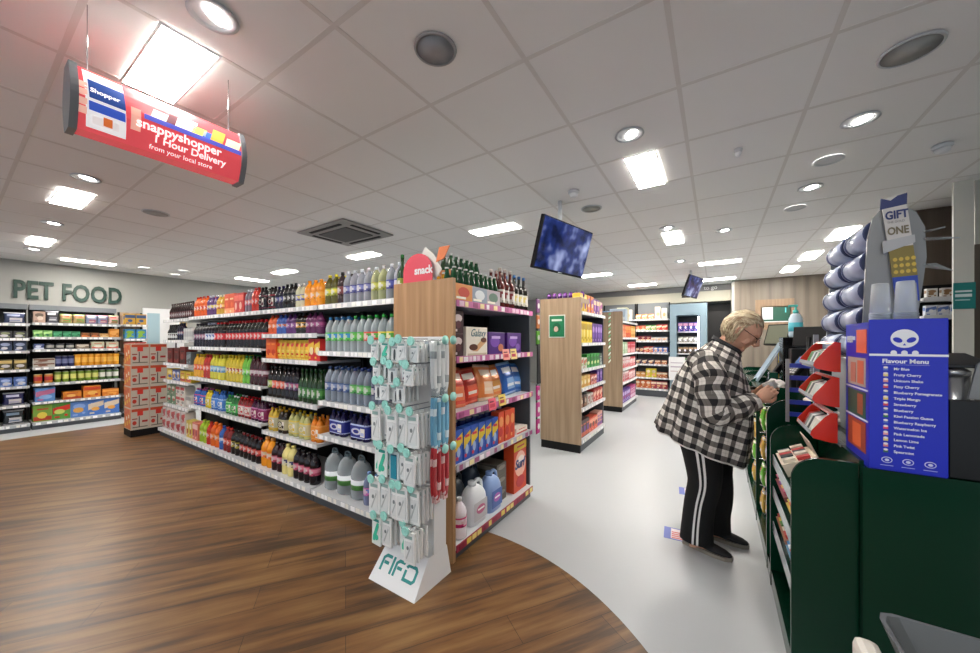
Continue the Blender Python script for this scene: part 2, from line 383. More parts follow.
B[0].fill(.87, .02, .98, [(bottle(.09, .30, 'bac6d6', '26406e', '3c5588', clear=True, lab2='8090b8'), 4, 'water bottle with navy cap', 2), (bottle(.09, .30, 'bac6d6', '2a3a6e', '48a04e', clear=True, lab2='7cc070'), 3, 'navy capped green labelled water bottle', 2), (bottle(.09, .30, 'a0acc4', '26406e', '2c3058', clear=True, lab2='4c5490'), 4, 'water bottle with dark indigo label', 2)], pl('third', 0))
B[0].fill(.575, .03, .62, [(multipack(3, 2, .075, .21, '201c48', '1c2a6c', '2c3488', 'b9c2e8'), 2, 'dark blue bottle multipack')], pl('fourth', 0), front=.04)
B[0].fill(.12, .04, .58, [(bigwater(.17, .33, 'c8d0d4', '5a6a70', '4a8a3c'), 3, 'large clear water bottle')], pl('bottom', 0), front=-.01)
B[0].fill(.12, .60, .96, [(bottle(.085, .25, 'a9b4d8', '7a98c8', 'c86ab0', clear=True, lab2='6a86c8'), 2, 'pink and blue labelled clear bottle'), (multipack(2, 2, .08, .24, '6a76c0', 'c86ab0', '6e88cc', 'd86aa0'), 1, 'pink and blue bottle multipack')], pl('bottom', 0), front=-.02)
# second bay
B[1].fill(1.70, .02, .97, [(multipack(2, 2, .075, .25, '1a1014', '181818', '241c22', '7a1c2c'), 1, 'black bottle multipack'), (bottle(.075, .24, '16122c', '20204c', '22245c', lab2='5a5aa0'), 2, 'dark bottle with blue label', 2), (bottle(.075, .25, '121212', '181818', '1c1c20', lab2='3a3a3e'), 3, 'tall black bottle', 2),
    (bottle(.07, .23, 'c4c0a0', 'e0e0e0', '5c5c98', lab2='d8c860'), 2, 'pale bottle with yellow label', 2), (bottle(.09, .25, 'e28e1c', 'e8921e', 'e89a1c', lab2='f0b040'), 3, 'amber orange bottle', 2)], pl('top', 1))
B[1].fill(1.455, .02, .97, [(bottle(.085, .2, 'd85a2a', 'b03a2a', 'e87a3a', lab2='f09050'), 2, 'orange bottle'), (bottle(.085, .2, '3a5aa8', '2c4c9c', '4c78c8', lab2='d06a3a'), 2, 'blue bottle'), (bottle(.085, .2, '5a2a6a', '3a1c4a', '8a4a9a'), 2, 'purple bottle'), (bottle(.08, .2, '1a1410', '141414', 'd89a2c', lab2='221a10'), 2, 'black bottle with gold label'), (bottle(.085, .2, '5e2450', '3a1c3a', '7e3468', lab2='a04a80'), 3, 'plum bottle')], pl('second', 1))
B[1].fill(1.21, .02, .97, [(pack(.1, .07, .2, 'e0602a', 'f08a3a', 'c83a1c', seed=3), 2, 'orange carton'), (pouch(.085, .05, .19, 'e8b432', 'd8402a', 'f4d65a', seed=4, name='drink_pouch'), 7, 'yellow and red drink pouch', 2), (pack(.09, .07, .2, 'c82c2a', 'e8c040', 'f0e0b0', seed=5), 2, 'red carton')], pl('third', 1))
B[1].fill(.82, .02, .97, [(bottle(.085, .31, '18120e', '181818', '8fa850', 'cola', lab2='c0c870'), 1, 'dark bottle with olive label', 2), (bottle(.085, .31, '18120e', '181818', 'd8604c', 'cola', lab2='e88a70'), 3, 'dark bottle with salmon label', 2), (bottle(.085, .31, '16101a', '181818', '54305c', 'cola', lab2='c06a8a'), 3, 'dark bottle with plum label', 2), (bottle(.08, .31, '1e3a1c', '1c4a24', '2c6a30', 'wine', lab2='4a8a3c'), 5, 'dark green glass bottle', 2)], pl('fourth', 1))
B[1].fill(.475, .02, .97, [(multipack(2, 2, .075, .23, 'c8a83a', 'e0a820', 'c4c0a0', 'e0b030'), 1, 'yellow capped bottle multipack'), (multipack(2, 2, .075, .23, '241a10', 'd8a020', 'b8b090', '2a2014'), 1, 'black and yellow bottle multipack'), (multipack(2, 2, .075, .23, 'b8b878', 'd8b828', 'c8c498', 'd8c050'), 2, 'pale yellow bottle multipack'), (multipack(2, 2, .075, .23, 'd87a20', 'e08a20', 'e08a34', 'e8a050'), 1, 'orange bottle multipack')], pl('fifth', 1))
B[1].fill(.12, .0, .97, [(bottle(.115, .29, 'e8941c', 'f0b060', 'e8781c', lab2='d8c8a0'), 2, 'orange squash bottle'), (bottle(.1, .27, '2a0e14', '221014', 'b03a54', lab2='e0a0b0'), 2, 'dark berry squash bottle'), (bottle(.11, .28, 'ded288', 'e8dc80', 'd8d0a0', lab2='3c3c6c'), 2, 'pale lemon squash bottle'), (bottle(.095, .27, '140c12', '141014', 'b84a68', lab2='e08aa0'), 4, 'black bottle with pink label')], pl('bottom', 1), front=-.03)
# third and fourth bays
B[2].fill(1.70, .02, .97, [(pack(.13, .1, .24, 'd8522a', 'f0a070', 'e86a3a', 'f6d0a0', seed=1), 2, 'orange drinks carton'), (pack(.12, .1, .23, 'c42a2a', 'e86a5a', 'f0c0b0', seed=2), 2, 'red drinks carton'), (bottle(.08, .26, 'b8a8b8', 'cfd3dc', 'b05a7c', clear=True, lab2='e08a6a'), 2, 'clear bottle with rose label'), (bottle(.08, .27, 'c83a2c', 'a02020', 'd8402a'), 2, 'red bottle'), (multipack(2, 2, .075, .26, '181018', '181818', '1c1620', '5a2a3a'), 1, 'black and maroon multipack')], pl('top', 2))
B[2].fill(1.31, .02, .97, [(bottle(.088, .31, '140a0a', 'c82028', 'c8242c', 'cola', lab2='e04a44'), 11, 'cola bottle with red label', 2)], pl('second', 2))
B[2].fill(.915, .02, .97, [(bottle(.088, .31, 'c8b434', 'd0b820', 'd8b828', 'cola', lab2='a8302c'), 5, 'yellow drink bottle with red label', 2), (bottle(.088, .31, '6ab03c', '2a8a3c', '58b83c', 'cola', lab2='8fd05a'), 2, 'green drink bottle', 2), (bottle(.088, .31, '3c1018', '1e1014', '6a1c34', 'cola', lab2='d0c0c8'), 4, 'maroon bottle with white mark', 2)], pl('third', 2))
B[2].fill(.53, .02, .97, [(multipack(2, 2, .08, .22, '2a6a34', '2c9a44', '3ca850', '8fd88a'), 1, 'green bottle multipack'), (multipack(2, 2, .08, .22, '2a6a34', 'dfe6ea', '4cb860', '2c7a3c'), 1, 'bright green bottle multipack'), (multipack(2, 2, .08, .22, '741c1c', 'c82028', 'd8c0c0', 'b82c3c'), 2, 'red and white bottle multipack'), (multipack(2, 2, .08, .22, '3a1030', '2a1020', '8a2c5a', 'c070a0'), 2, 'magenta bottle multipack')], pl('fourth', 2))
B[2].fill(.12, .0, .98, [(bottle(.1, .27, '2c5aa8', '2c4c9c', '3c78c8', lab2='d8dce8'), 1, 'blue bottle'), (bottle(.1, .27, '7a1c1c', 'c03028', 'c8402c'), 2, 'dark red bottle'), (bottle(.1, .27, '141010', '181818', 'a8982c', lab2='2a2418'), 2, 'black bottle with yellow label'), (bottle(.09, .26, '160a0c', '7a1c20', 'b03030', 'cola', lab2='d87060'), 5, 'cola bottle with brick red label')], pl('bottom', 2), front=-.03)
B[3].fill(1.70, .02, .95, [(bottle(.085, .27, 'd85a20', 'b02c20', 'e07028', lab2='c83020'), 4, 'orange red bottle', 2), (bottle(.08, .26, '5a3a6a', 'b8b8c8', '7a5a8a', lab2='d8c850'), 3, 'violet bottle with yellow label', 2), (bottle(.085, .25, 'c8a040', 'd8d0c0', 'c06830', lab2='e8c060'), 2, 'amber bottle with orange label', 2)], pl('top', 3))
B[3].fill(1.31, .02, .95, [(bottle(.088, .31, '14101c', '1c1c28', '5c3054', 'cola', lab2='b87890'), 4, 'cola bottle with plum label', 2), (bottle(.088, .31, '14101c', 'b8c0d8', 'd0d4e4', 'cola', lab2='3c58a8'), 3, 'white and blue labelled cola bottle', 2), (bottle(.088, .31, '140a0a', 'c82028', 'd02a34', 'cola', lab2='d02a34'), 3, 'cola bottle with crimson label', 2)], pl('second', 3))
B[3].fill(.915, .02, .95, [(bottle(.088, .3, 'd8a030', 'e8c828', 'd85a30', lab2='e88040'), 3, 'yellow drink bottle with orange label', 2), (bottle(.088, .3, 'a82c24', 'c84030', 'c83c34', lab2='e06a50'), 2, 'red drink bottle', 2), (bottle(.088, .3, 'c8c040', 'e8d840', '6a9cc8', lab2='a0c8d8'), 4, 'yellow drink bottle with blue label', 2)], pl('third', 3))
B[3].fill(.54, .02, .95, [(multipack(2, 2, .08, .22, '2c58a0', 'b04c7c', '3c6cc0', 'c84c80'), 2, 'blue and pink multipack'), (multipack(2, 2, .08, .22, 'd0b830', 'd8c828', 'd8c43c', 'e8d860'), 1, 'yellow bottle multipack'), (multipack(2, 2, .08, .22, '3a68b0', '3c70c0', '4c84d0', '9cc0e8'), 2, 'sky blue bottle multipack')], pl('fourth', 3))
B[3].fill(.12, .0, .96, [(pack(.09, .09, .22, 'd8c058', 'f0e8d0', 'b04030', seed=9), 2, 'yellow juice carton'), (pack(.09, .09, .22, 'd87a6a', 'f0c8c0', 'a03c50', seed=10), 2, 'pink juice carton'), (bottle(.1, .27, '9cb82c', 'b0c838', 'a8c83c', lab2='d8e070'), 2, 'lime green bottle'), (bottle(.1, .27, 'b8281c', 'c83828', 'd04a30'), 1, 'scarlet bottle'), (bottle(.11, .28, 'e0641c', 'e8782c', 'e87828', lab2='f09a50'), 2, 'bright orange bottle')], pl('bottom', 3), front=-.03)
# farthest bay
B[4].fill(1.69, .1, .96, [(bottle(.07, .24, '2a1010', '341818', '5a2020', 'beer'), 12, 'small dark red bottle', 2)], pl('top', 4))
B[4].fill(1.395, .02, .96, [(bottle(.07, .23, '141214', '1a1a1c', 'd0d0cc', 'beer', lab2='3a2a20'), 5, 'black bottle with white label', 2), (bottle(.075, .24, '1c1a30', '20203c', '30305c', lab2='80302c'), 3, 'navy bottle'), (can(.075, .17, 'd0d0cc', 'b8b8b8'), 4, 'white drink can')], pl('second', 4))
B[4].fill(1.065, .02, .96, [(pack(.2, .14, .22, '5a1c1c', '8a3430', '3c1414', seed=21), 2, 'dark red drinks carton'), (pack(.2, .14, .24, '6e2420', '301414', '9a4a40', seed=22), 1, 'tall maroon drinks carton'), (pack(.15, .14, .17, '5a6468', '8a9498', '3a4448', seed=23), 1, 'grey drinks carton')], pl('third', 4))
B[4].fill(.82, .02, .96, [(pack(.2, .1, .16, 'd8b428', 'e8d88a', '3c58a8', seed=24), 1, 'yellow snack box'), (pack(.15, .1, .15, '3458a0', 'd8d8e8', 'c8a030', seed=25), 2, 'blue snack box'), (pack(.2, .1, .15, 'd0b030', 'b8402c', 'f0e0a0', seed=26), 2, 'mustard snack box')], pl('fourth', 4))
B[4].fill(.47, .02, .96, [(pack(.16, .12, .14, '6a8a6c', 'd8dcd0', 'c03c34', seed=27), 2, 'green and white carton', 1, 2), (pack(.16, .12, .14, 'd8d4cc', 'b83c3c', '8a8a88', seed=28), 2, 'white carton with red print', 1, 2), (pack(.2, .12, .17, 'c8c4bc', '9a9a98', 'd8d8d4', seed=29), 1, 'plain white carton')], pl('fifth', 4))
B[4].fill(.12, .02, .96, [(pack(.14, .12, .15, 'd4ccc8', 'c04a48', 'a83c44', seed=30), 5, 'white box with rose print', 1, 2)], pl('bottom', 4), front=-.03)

# ------------------------------------------------------------------ first end unit
def end_unit(name, label, x, y, W, D, zs, strip, base, top, side, panel_x, basestrip=None, alt={}, cat='shelves', wood=OAK, kick=.1):
    "shelves face +x; x,y = front left corner; the near side carries a tall wooden panel"
    u = shelf_unit(name, label, cat, x, y, PI/2, W, D, zs, strip, base=base, back=top-.12, basestrip=basestrip, uprights='right', alt=alt)
    m = MB(); m.box(-.03, -.0, kick, -.001, D, top); m.obj('side_panel', wood, u)
    m = MB(); m.box(-.03, .01, 0, -.001, D-.01, kick or .001); m.obj('kick_panel', BLACKM, u)
    m = MB(); m.box(W+.001, .03, .0, W+.02, D, top-.14); m.obj('far_panel', DARKP, u)
    return u
EX, EY = -1.38, 1.75
end_unit('end_display', 'end shelving unit with oak side panel behind the phone accessory stand', EX, EY, 1.1, .53, [1.29, .935, .60, 1.65], 'c56aa0', .1, 1.79, 'near', -1.4, basestrip='a02848', kick=.0, alt={.60: 'b9b6c0'})
E1 = Shelf(EX, EY, PI/2)
def ep(s_): return s_ + ' shelf, pink striped end unit'
@memo
def sixpack(col, art1):
    m = MB(); w, d = .19, .13
    m.box(-w/2, -d/2, 0, w/2, d/2, .12, H(col), bev=.003)
    m.ell(0, -d/2-.001, -d/2, .065, .06, .035, H(art1)); m.box(-.08, -d/2-.0015, .02, .02, -d/2, .035, H('f4f0e0'))
    g = MB()
    for i in range(3):
        for j in range(2):
            g.lathe([(.028, .11), (.028, .15), (.015, .2), (.013, .225)], 10, H('1c4a2c'), cx=(i-1)*.06, cy=(j-.5)*.062)
            g.lathe([(.0145, .222), (.0145, .232)], 8, H('d8dcd8'), cx=(i-1)*.06, cy=(j-.5)*.062)
    return Proto('beer_carton', 'carton', m.mesh('beer_carton', CARD), w, d, .235, (('bottle_necks', g.mesh('bottle_necks', GLOSS)),))
E1.fill(1.65, .03, .58, [(sixpack('d88c4a', 'c8442c'), 1, 'orange carton of green beer bottles'), (sixpack('8c98a8', 'd8dce0'), 1, 'grey carton of green beer bottles'), (sixpack('b0a8b0', '5a7a6a'), 1, 'lilac carton of green beer bottles')], ep('top'), front=.02)
for k, (c_, a_, n_) in enumerate((('e0985a', 'c84a30', 'orange'), ('98a4b0', 'e0e4e8', 'grey'))):
    sixpack(c_, a_).put(E1.at(.245 + k*.19, .22, 1.771), PI/2, f'{n_} beer carton stacked highest, top of pink striped unit')
E1.fill(1.65, .60, 1.08, [(bottle(.078, .32, '5c2420', 'c8b8b4', 'd0c8c0', 'wine', lab2='8a3030'), 3, 'red wine bottle', 2), (bottle(.078, .30, '1c1a14', '4a78b0', 'dcd8c8', 'wine', lab2='e0d080'), 3, 'blue necked wine bottle', 2)], ep('top'), front=.02)
# chocolate shelf
m = MB(); m.box(.15, .155, 1.651, .53, .285, 1.77, H('8a7a64')); o = m.obj('riser_box', CARD, None, (EX, EY, 0), PI/2); tag(o, 'low brown box lifting the back row of beer cartons', 'box')
choc = pack(.115, .06, .15, '3a1620', 'd8c8c8', '5a2a34', seed=40, name='chocolate_box')
for t in range(2): choc.put(E1.at(.07, .065, 1.29+t*.151), PI/2, ('upper', 'lower')[1-t] + ' dark brown chocolate box stacked beside the white one')
cb = MB(); cb.box(-.13, -.03, 0, .13, .03, .2, H('e9e2d4'), bev=.003)
cb.poly([(-.06, .035), (.0, .03), (.12, .1), (.1, .13), (.04, .1)], -.0312, -.03, H('d8a878')); cb.ell(-.045, -.032, -.03, .06, .05, .022, H('5a2c1a')); cb.ell(.08, -.0325, -.03, .11, .035, .018, H('6a3820')); cb.box(-.11, -.0315, .0, .12, -.03, .018, H('c8b8a0'))
co = cb.obj('chocolate_box', CARD, None, E1.at(.28, .06, 1.29), PI/2); tag(co, 'large white chocolate box with script lettering, pink striped end unit', 'box')
text('lettering', 'Galaxy', .075, .0005, mat('teal_print', '2a6a78', .4), co, (-.085, -.0322, .135), shear=.4, sx=.9)
for k in range(2):
    pb = MB(); pb.box(-.125, -.03, 0, .125, .03, .17, H('4a1c78'), bev=.003); pb.ell(-.03, -.0312, -.03, .1, .07, .045, H('7a48b0')); pb.ell(.06, -.0314, -.03, .05, .04, .03, H('c87858') if k == 0 else H('8a64b8')); pb.box(-.08, -.0318, .12, .05, -.03, .14, H('c8b0e0'))
    o = pb.obj('chocolate_box', CARD, None, E1.at(.56 + k*.28, .07, 1.29), PI/2+.03); tag(o, ('purple chocolate box beside the large white one', 'purple chocolate box at the right end of its shelf')[k], 'box')
for k, (lx, z, c_, nm) in enumerate(((.62, 1.245, 'f0a090', 'salmon'), (.74, 1.245, 'f2dc8a', 'yellow'), (.42, .89, 'e86a7a', 'rose'), (.56, .90, 'f0d46a', 'golden'))):
    t_ = MB(); t_.box(-.05, -.003, 0, .05, 0, .085, H(c_)); t_.box(-.035, -.0036, .02, .03, -.003, .045, H('c03048')); t_.box(-.035, -.0036, .055, .02, -.003, .065, H('7a2840'))
    tag(t_.obj('price_card', CARD, None, E1.at(lx, -.012, z), (math.radians(-8), 0, PI/2)), f'{nm} offer card clipped to front edge of pink striped unit', 'price card')
# crisps
crisps = [('d83a24', 'f0d8c8', 'e87a50', 'large red crisp bag, front left', .13), ('c03020', 'f4ece0', 'e86040', 'red crisp bag with white mark', .33), ('e88a4a', 'f4e0c8', 'f0d0b0', 'peach crisp bag', .5), ('d8741c', 'f0e8e0', 'e0a050', 'amber crisp bag', .66), ('2a62b8', 'e8eef4', '88b0e0', 'blue crisp bag', .86), ('3470c4', 'f0f4f8', '5a90d8', 'bright blue crisp bag, right end', 1.0)]
for k, (a_, b_, c_, n_, lx) in enumerate(crisps):
    p = pouch(.22, .09, .28 - .015*(k % 2), a_, b_, c_, seed=50+k)
    p.put(E1.at(lx, .10 + .02*(k % 2), .937), 0, n_ + ', pink striped end unit', rot=(math.radians(-14), math.radians(R.uniform(-6, 6)), PI/2))
E1.fill(.60, .02, .55, [(pack(.08, .07, .215, '2c58b8', 'e8c830', 'a0b8e0', 'd83a50', seed=60), 6, 'blue carton with yellow top')], ep('fourth'), front=.02)
E1.fill(.60, .56, .82, [(pack(.08, .07, .24, 'e0502a', 'f0a060', 'c83020', seed=61), 3, 'orange red carton')], ep('fourth'), front=.02)
E1.fill(.60, .04, .8, [(can(.07, .25, '1c2c78', '2c48a0'), 9, 'dark blue can at back')], ep('fourth'), front=.12)
o = pack(.2, .2, .05, 'e8dcd0', 'c83a3a', 'f4ecdc', seed=62).put(E1.at(.96, .13, .60), PI/2, 'flat cream box with red pattern, right end, pink striped unit')
# base: detergents
jug(.20, .13, .29, 'e8ecf0', 'dfe4ea', 'c8c8cc', 'c86a90').put(E1.at(.32, .09, .1), PI/2, 'white detergent jug with rose label on the bottom shelf')
jug(.18, .13, .29, '8fabdc', '7c9cd4', '5070b8', 'b86ac0').put(E1.at(.54, .09, .1), PI/2, 'pale blue detergent jug on the bottom shelf')
jug(.18, .12, .31, '5c646c', '4c545c', '7a828a', '8a9298').put(E1.at(.30, .26, .1), PI/2, 'dark grey detergent jug behind the white one')
jug(.17, .12, .32, '3c4c60', '3c4450', '50647c', '6a7c98').put(E1.at(.53, .27, .1), PI/2, 'slate detergent jug behind the pale blue one')
sb = bottle(.10, .26, 'f0e8f0', 'd8dce0', 'd02c78', lab2='f0e0ec', kind='b'); sb.put(E1.at(.10, .05, .1), PI/2, 'white cleaner bottle with magenta label beside oak panel')
bottle(.10, .36, 'eceef0', 'dfe4ea', 'c8ccd4', lab2='90b0a0').put(E1.at(.10, .17, .1), PI/2, 'tall white cleaner bottle behind the magenta labelled one')
for t in range(3):
    pack(.15, .24, .1, '5c564c', '8a8478', seed=63, rich=False).put(E1.at(.70, .2, .1 + t*.101), PI/2, ('bottom', 'middle', 'top')[t] + ' grey brown case stacked beside the washing powder')
wb = MB(); wb.box(-.115, -.05, 0, .115, .05, .42, H('d84a24'), bev=.003); wb.box(-.113, -.0512, .35, .113, -.05, .415, H('f0c818')); wb.ell(0, -.0514, -.05, .23, .1, .11, H('f0b8a0')); wb.ell(.01, -.0518, -.05, .26, .06, .04, H('f4e4dc')); wb.ell(0, -.052, -.05, .08, .075, .05, H('c02c34')); wb.box(-.06, -.0522, .375, .07, -.05, .39, H('d84a24'))
o = wb.obj('washing_powder_box', CARD, None, E1.at(.965, .1, .1), PI/2); tag(o, 'tall orange washing powder box on the bottom shelf', 'box')
text('lettering', 'Surf', .105, .001, mat('navy_print', '243a80', .4), o, (-.1, -.0535, .2), shear=.25, bold=.003)
pack(.14, .1, .12, 'd8d8d4', 'd8583c', 'e8e8e4', seed=66).put(E1.at(1.0, .24, .1), PI/2, 'small white and red box behind the washing powder')
# signs on top of the oak panel unit
sg = MB(); pts = [(-.11, 0), (.11, 0), (.11, .15)] + [(.11*math.cos(a), .15 + .1*math.sin(a)) for a in [PI*k/12 for k in range(1, 12)]] + [(-.11, .15)]
sg.poly(pts, -.006, 0, H('d84a5c')); o = sg.obj('topper_sign', CARD, None, (-1.755, 1.80, 1.69), 0)
o.scale = (1.25, 1, 1.25); tag(o, 'pink rounded snack sign standing above the oak panel', 'sign')
text('lettering', 'snack', .06, .001, WHITEP, o, (-.02, -.008, .135), bold=.002)
wsg = MB(); wsg.poly([(-.03, 0), (.06, .0), (.1, .05), (.03, .16), (-.05, .22), (-.09, .16)], -.006, 0, H('e4e2dc')); wsg.poly([(.05, .1), (.12, .12), (.17, .2), (.08, .2)], -.008, 0, H('e0783c'))
tag(wsg.obj('topper_card', CARD, None, (-1.66, 1.83, 1.83), 0), 'white and orange cut-out card behind the pink sign', 'sign')
for k, (xx, yy) in enumerate(((-1.90, 1.96), (-1.95, 1.84))):
    bottle(.075, .33, '1c3c1c', '2c6a34', '8a9c2c', 'wine').put((xx, yy, 1.70), 0, ('tall green wine bottle behind the pink sign', 'tall green wine bottle left of the pink sign')[k])
bottle(.07, .2, 'b8801c', 'd8d8d0', 'd8b050', 'beer').put((-1.52, 1.80, 1.65), 0, 'amber bottle standing right of the pink sign')
bottle(.07, .2, 'a8741c', 'd8d8d0', 'c8a050', 'beer').put((-1.60, 1.84, 1.65), 0, 'amber bottle standing close behind the pink sign')
# clip strips beyond the end unit
def clip_strip(x, y, z0, z1, cols, lab, rz=PI/2):
    u = empty('clip_strip', (x, y, z0), rz, lab, 'clip strip'); m = MB(); m.box(-.015, 0, 0, .015, .003, z1-z0); m.obj('strip', BLACKM, u)
    for k, c_ in enumerate(cols):
        z = (z1-z0)*(1 - (k+1)/len(cols)) + .01; hh = (z1-z0)/len(cols)*.86
        b = MB(); b.box(-.032, -.02, z, .032, -.001, z+hh, H(c_), bev=.008); b.ell(0, -.021, -.018, z+hh*.5, .02, hh*.2, H('e8e4e0')); b.obj('hanging_pack', FILM, u)
clip_strip(-1.36, 2.90, .55, 1.0, ('c83a8a', 'd04a98', 'b8347c'), 'hanging strip of magenta packs on end unit corner')
clip_strip(-1.37, 2.92, 1.35, 1.78, ('8a5a8a', 'c87a4a', '6ab03c'), 'hanging strip of lilac and green packs near wine bottles')
m = MB(); m.poly([(-.04, 0), (.03, 0), (.0, .55), (-.04, .6)], -.01, 0, H('1c1c20')); tag(m.obj('side_banner', CARD, None, (-1.37, 2.96, 1.0), PI/2), 'narrow black tapered banner on far edge of end unit', 'banner')

# ------------------------------------------------------------------ second and third end units
def up(s_): return s_ + ' shelf, unit with green poster'
end_unit('end_display', 'pale oak end shelving unit with green poster on its side', -1.4, 4.28, 1.1, .54, [1.36, 1.03, .79, .535, 1.755], 'cfd2d4', .15, 1.93, 'near', 0, wood=PALEOAK)
E2 = Shelf(-1.4, 4.28, PI/2)
m = MB(); m.box(-.11, -.004, 0, .11, 0, .29, H('e4e6e0')); m.box(-.1, -.005, .012, .1, -.004, .278, H('1c7a50')); m.ell(0, -.0058, -.005, .13, .055, .06, H('0f5a3a')); m.ell(-.01, -.0064, -.005, .11, .03, .035, H('c8b0a0')); m.box(-.07, -.006, .21, .07, -.005, .235, H('d8e8d8'))
tag(m.obj('poster', CARD, None, (-1.71, 4.246, 1.43), 0), 'green poster stuck on the pale oak side panel', 'poster')
E2.fill(1.755, .03, 1.07, [(pack(.13, .1, .24, 'e0b83c', 'f0d878', '6a3a8a', seed=70), 2, 'gold egg box'), (pack(.13, .1, .24, 'd87a3c', '8a4aa0', 'f0d0a0', seed=71), 2, 'orange egg box'), (pack(.13, .1, .22, '6a3a90', 'e8c8a0', 'b070c0', seed=72), 2, 'violet egg box'), (pack(.13, .1, .2, 'e0c8b8', 'a04a8a', 'd89a60', seed=73), 1, 'cream egg box')], up('top'))
E2.fill(1.36, .03, 1.07, [(pack(.13, .1, .28, 'e8cc38', 'b8982c', 'f4e890', seed=74), 4, 'yellow egg box'), (pack(.13, .1, .27, '58308a', 'b89ad8', '7a50b0', seed=75), 4, 'purple egg box')], up('second'))
E2.fill(1.03, .03, 1.07, [(pack(.14, .1, .14, 'd8d4cc', 'c86a50', '9ab070', seed=76), 2, 'cream box'), (pack(.14, .1, .18, '3c9a44', '2c6a34', 'd8e0a0', seed=77), 4, 'green box'), (pack(.14, .1, .17, '585c60', 'a0a4a8', seed=78), 1, 'grey box')], up('third'))
E2.fill(.79, .03, 1.07, [(pack(.13, .1, .15, 'e8c878', 'd8a040', 'f4e8c8', seed=79), 3, 'pale yellow box'), (pack(.13, .1, .13, 'c85a50', 'f0d0c8', '8a3444', seed=80), 2, 'coral box'), (pack(.13, .1, .18, '5a3490', 'a080c8', seed=81), 2, 'deep purple box')], up('fourth'))
E2.fill(.535, .03, 1.07, [(pack(.13, .1, .16, '4a2c24', '9a6a50', 'd8c0a8', seed=82), 2, 'brown box'), (pack(.13, .1, .14, 'd8d0c8', 'a86a60', seed=83), 2, 'off-white box'), (pack(.13, .1, .17, 'c83a34', 'f0c0a8', 'e88070', seed=84), 3, 'red box')], up('fifth'))
E2.fill(.15, .03, 1.07, [(pack(.14, .12, .22, '3c2220', 'c8603c', '6a3a90', seed=85), 3, 'dark brown egg box'), (pack(.14, .12, .18, 'd8583c', 'e8a080', '5a2a20', seed=86), 3, 'orange red egg box'), (pack(.14, .12, .2, 'd8a090', '7a4a9a', seed=87), 2, 'pink egg box')], up('bottom'))
for k in range(7):
    tag(MB().lathe([(.02, 0), (.03, .02), (.034, .05), (.024, .085), (.005, .1)], 10, H('4a2068'), cols=[H('c8b8d8'), H('4a2068'), H('8a50a8'), H('4a2068')]).obj('chocolate_egg', FILM, None, (-1.9+k*.075, 4.45, 1.931)), ordlab(k, 7, 'small purple foil egg', 'above the green poster'), 'egg', 'purple foil eggs above the green poster')
m = MB(); m.box(-.54, .0, 1.872, -.02, .36, 1.93, H('a89070')); tag(m.obj('top_tray', PALEOAK, None, (-1.4, 4.3, -.0), 0), 'thin pale oak top board under the purple foil eggs', 'board')
m = MB(); q = 12
for k in range(14):
    z = .9 + k*.055; m.poly([(-.06, z), (.06, z+.03), (.06, z+.055), (-.06, z+.025)], -.004, 0, H('2c8a44') if k % 2 else H('d8e8d8'))
tag(m.obj('hanging_banner', CARD, None, (-1.36, 5.47, .15), PI/2), 'green and white diagonal striped banner past the egg boxes', 'banner')
end_unit('end_display', 'smaller pale oak end shelving unit standing farther back', -1.52, 7.13, 1.5, .4, [1.45, 1.13, .83, .56, 1.77], 'cfd2d4', .14, 1.95, 'near', 0, wood=PALEOAK)
E3 = Shelf(-1.52, 7.13, PI/2)
def tp(s_): return s_ + ' shelf, farther oak end unit'
E3.fill(1.45, .03, 1.45, [(pack(.12, .08, .26, 'e07a50', 'f0b898', seed=90), 3, 'salmon packet'), (pack(.12, .08, .26, 'd8482c', 'f0a050', seed=91), 4, 'red packet'), (pack(.12, .08, .26, 'e8a83c', 'f4d890', seed=92), 4, 'amber packet')], tp('second'))
E3.fill(1.13, .03, 1.45, [(pack(.12, .08, .23, 'a8c8a0', 'e8f0e0', seed=93), 4, 'pale green packet'), (pack(.12, .08, .23, 'c8404a', 'f0c0c0', seed=94), 6, 'crimson packet')], tp('third'))
E3.fill(.83, .03, 1.45, [(pack(.12, .08, .22, 'd8c8c8', 'd04a50', seed=95), 6, 'white and red packet'), (pack(.12, .08, .2, 'c84048', 'f0e0e0', seed=96), 4, 'deep red packet')], tp('fourth'))
E3.fill(.56, .03, 1.45, [(pack(.12, .08, .2, 'e0d0d0', 'c83a48', seed=97), 5, 'pale packet'), (pack(.12, .08, .2, 'b03440', 'f0d8d8', seed=98), 5, 'brick red packet')], tp('fifth'))
E3.fill(.14, .03, 1.45, [(pack(.13, .1, .26, '5a3a90', 'd8c8e8', 'c04a70', seed=99), 6, 'purple packet'), (pack(.13, .1, .26, 'b84a80', 'e8d0e0', seed=100), 4, 'magenta packet')], tp('bottom'))
pack(.3, .2, .24, 'b0c4d8', 'e0e8f0', '6a8ab0', '8a3a30', seed=101).put((-1.65, 7.35, 1.95-.17), 0, 'large pale blue box on top of the farther oak unit')
pack(.2, .2, .22, '7ca0c8', 'd8e4f0', seed=102).put((-1.95, 7.4, 1.77), 0, 'small blue box left of the large pale one')
pack(.2, .2, .3, 'c8c8a8', '88a858', seed=103).put((-1.64, 7.7, 1.77), 0, 'cream and green box behind the large pale blue one')

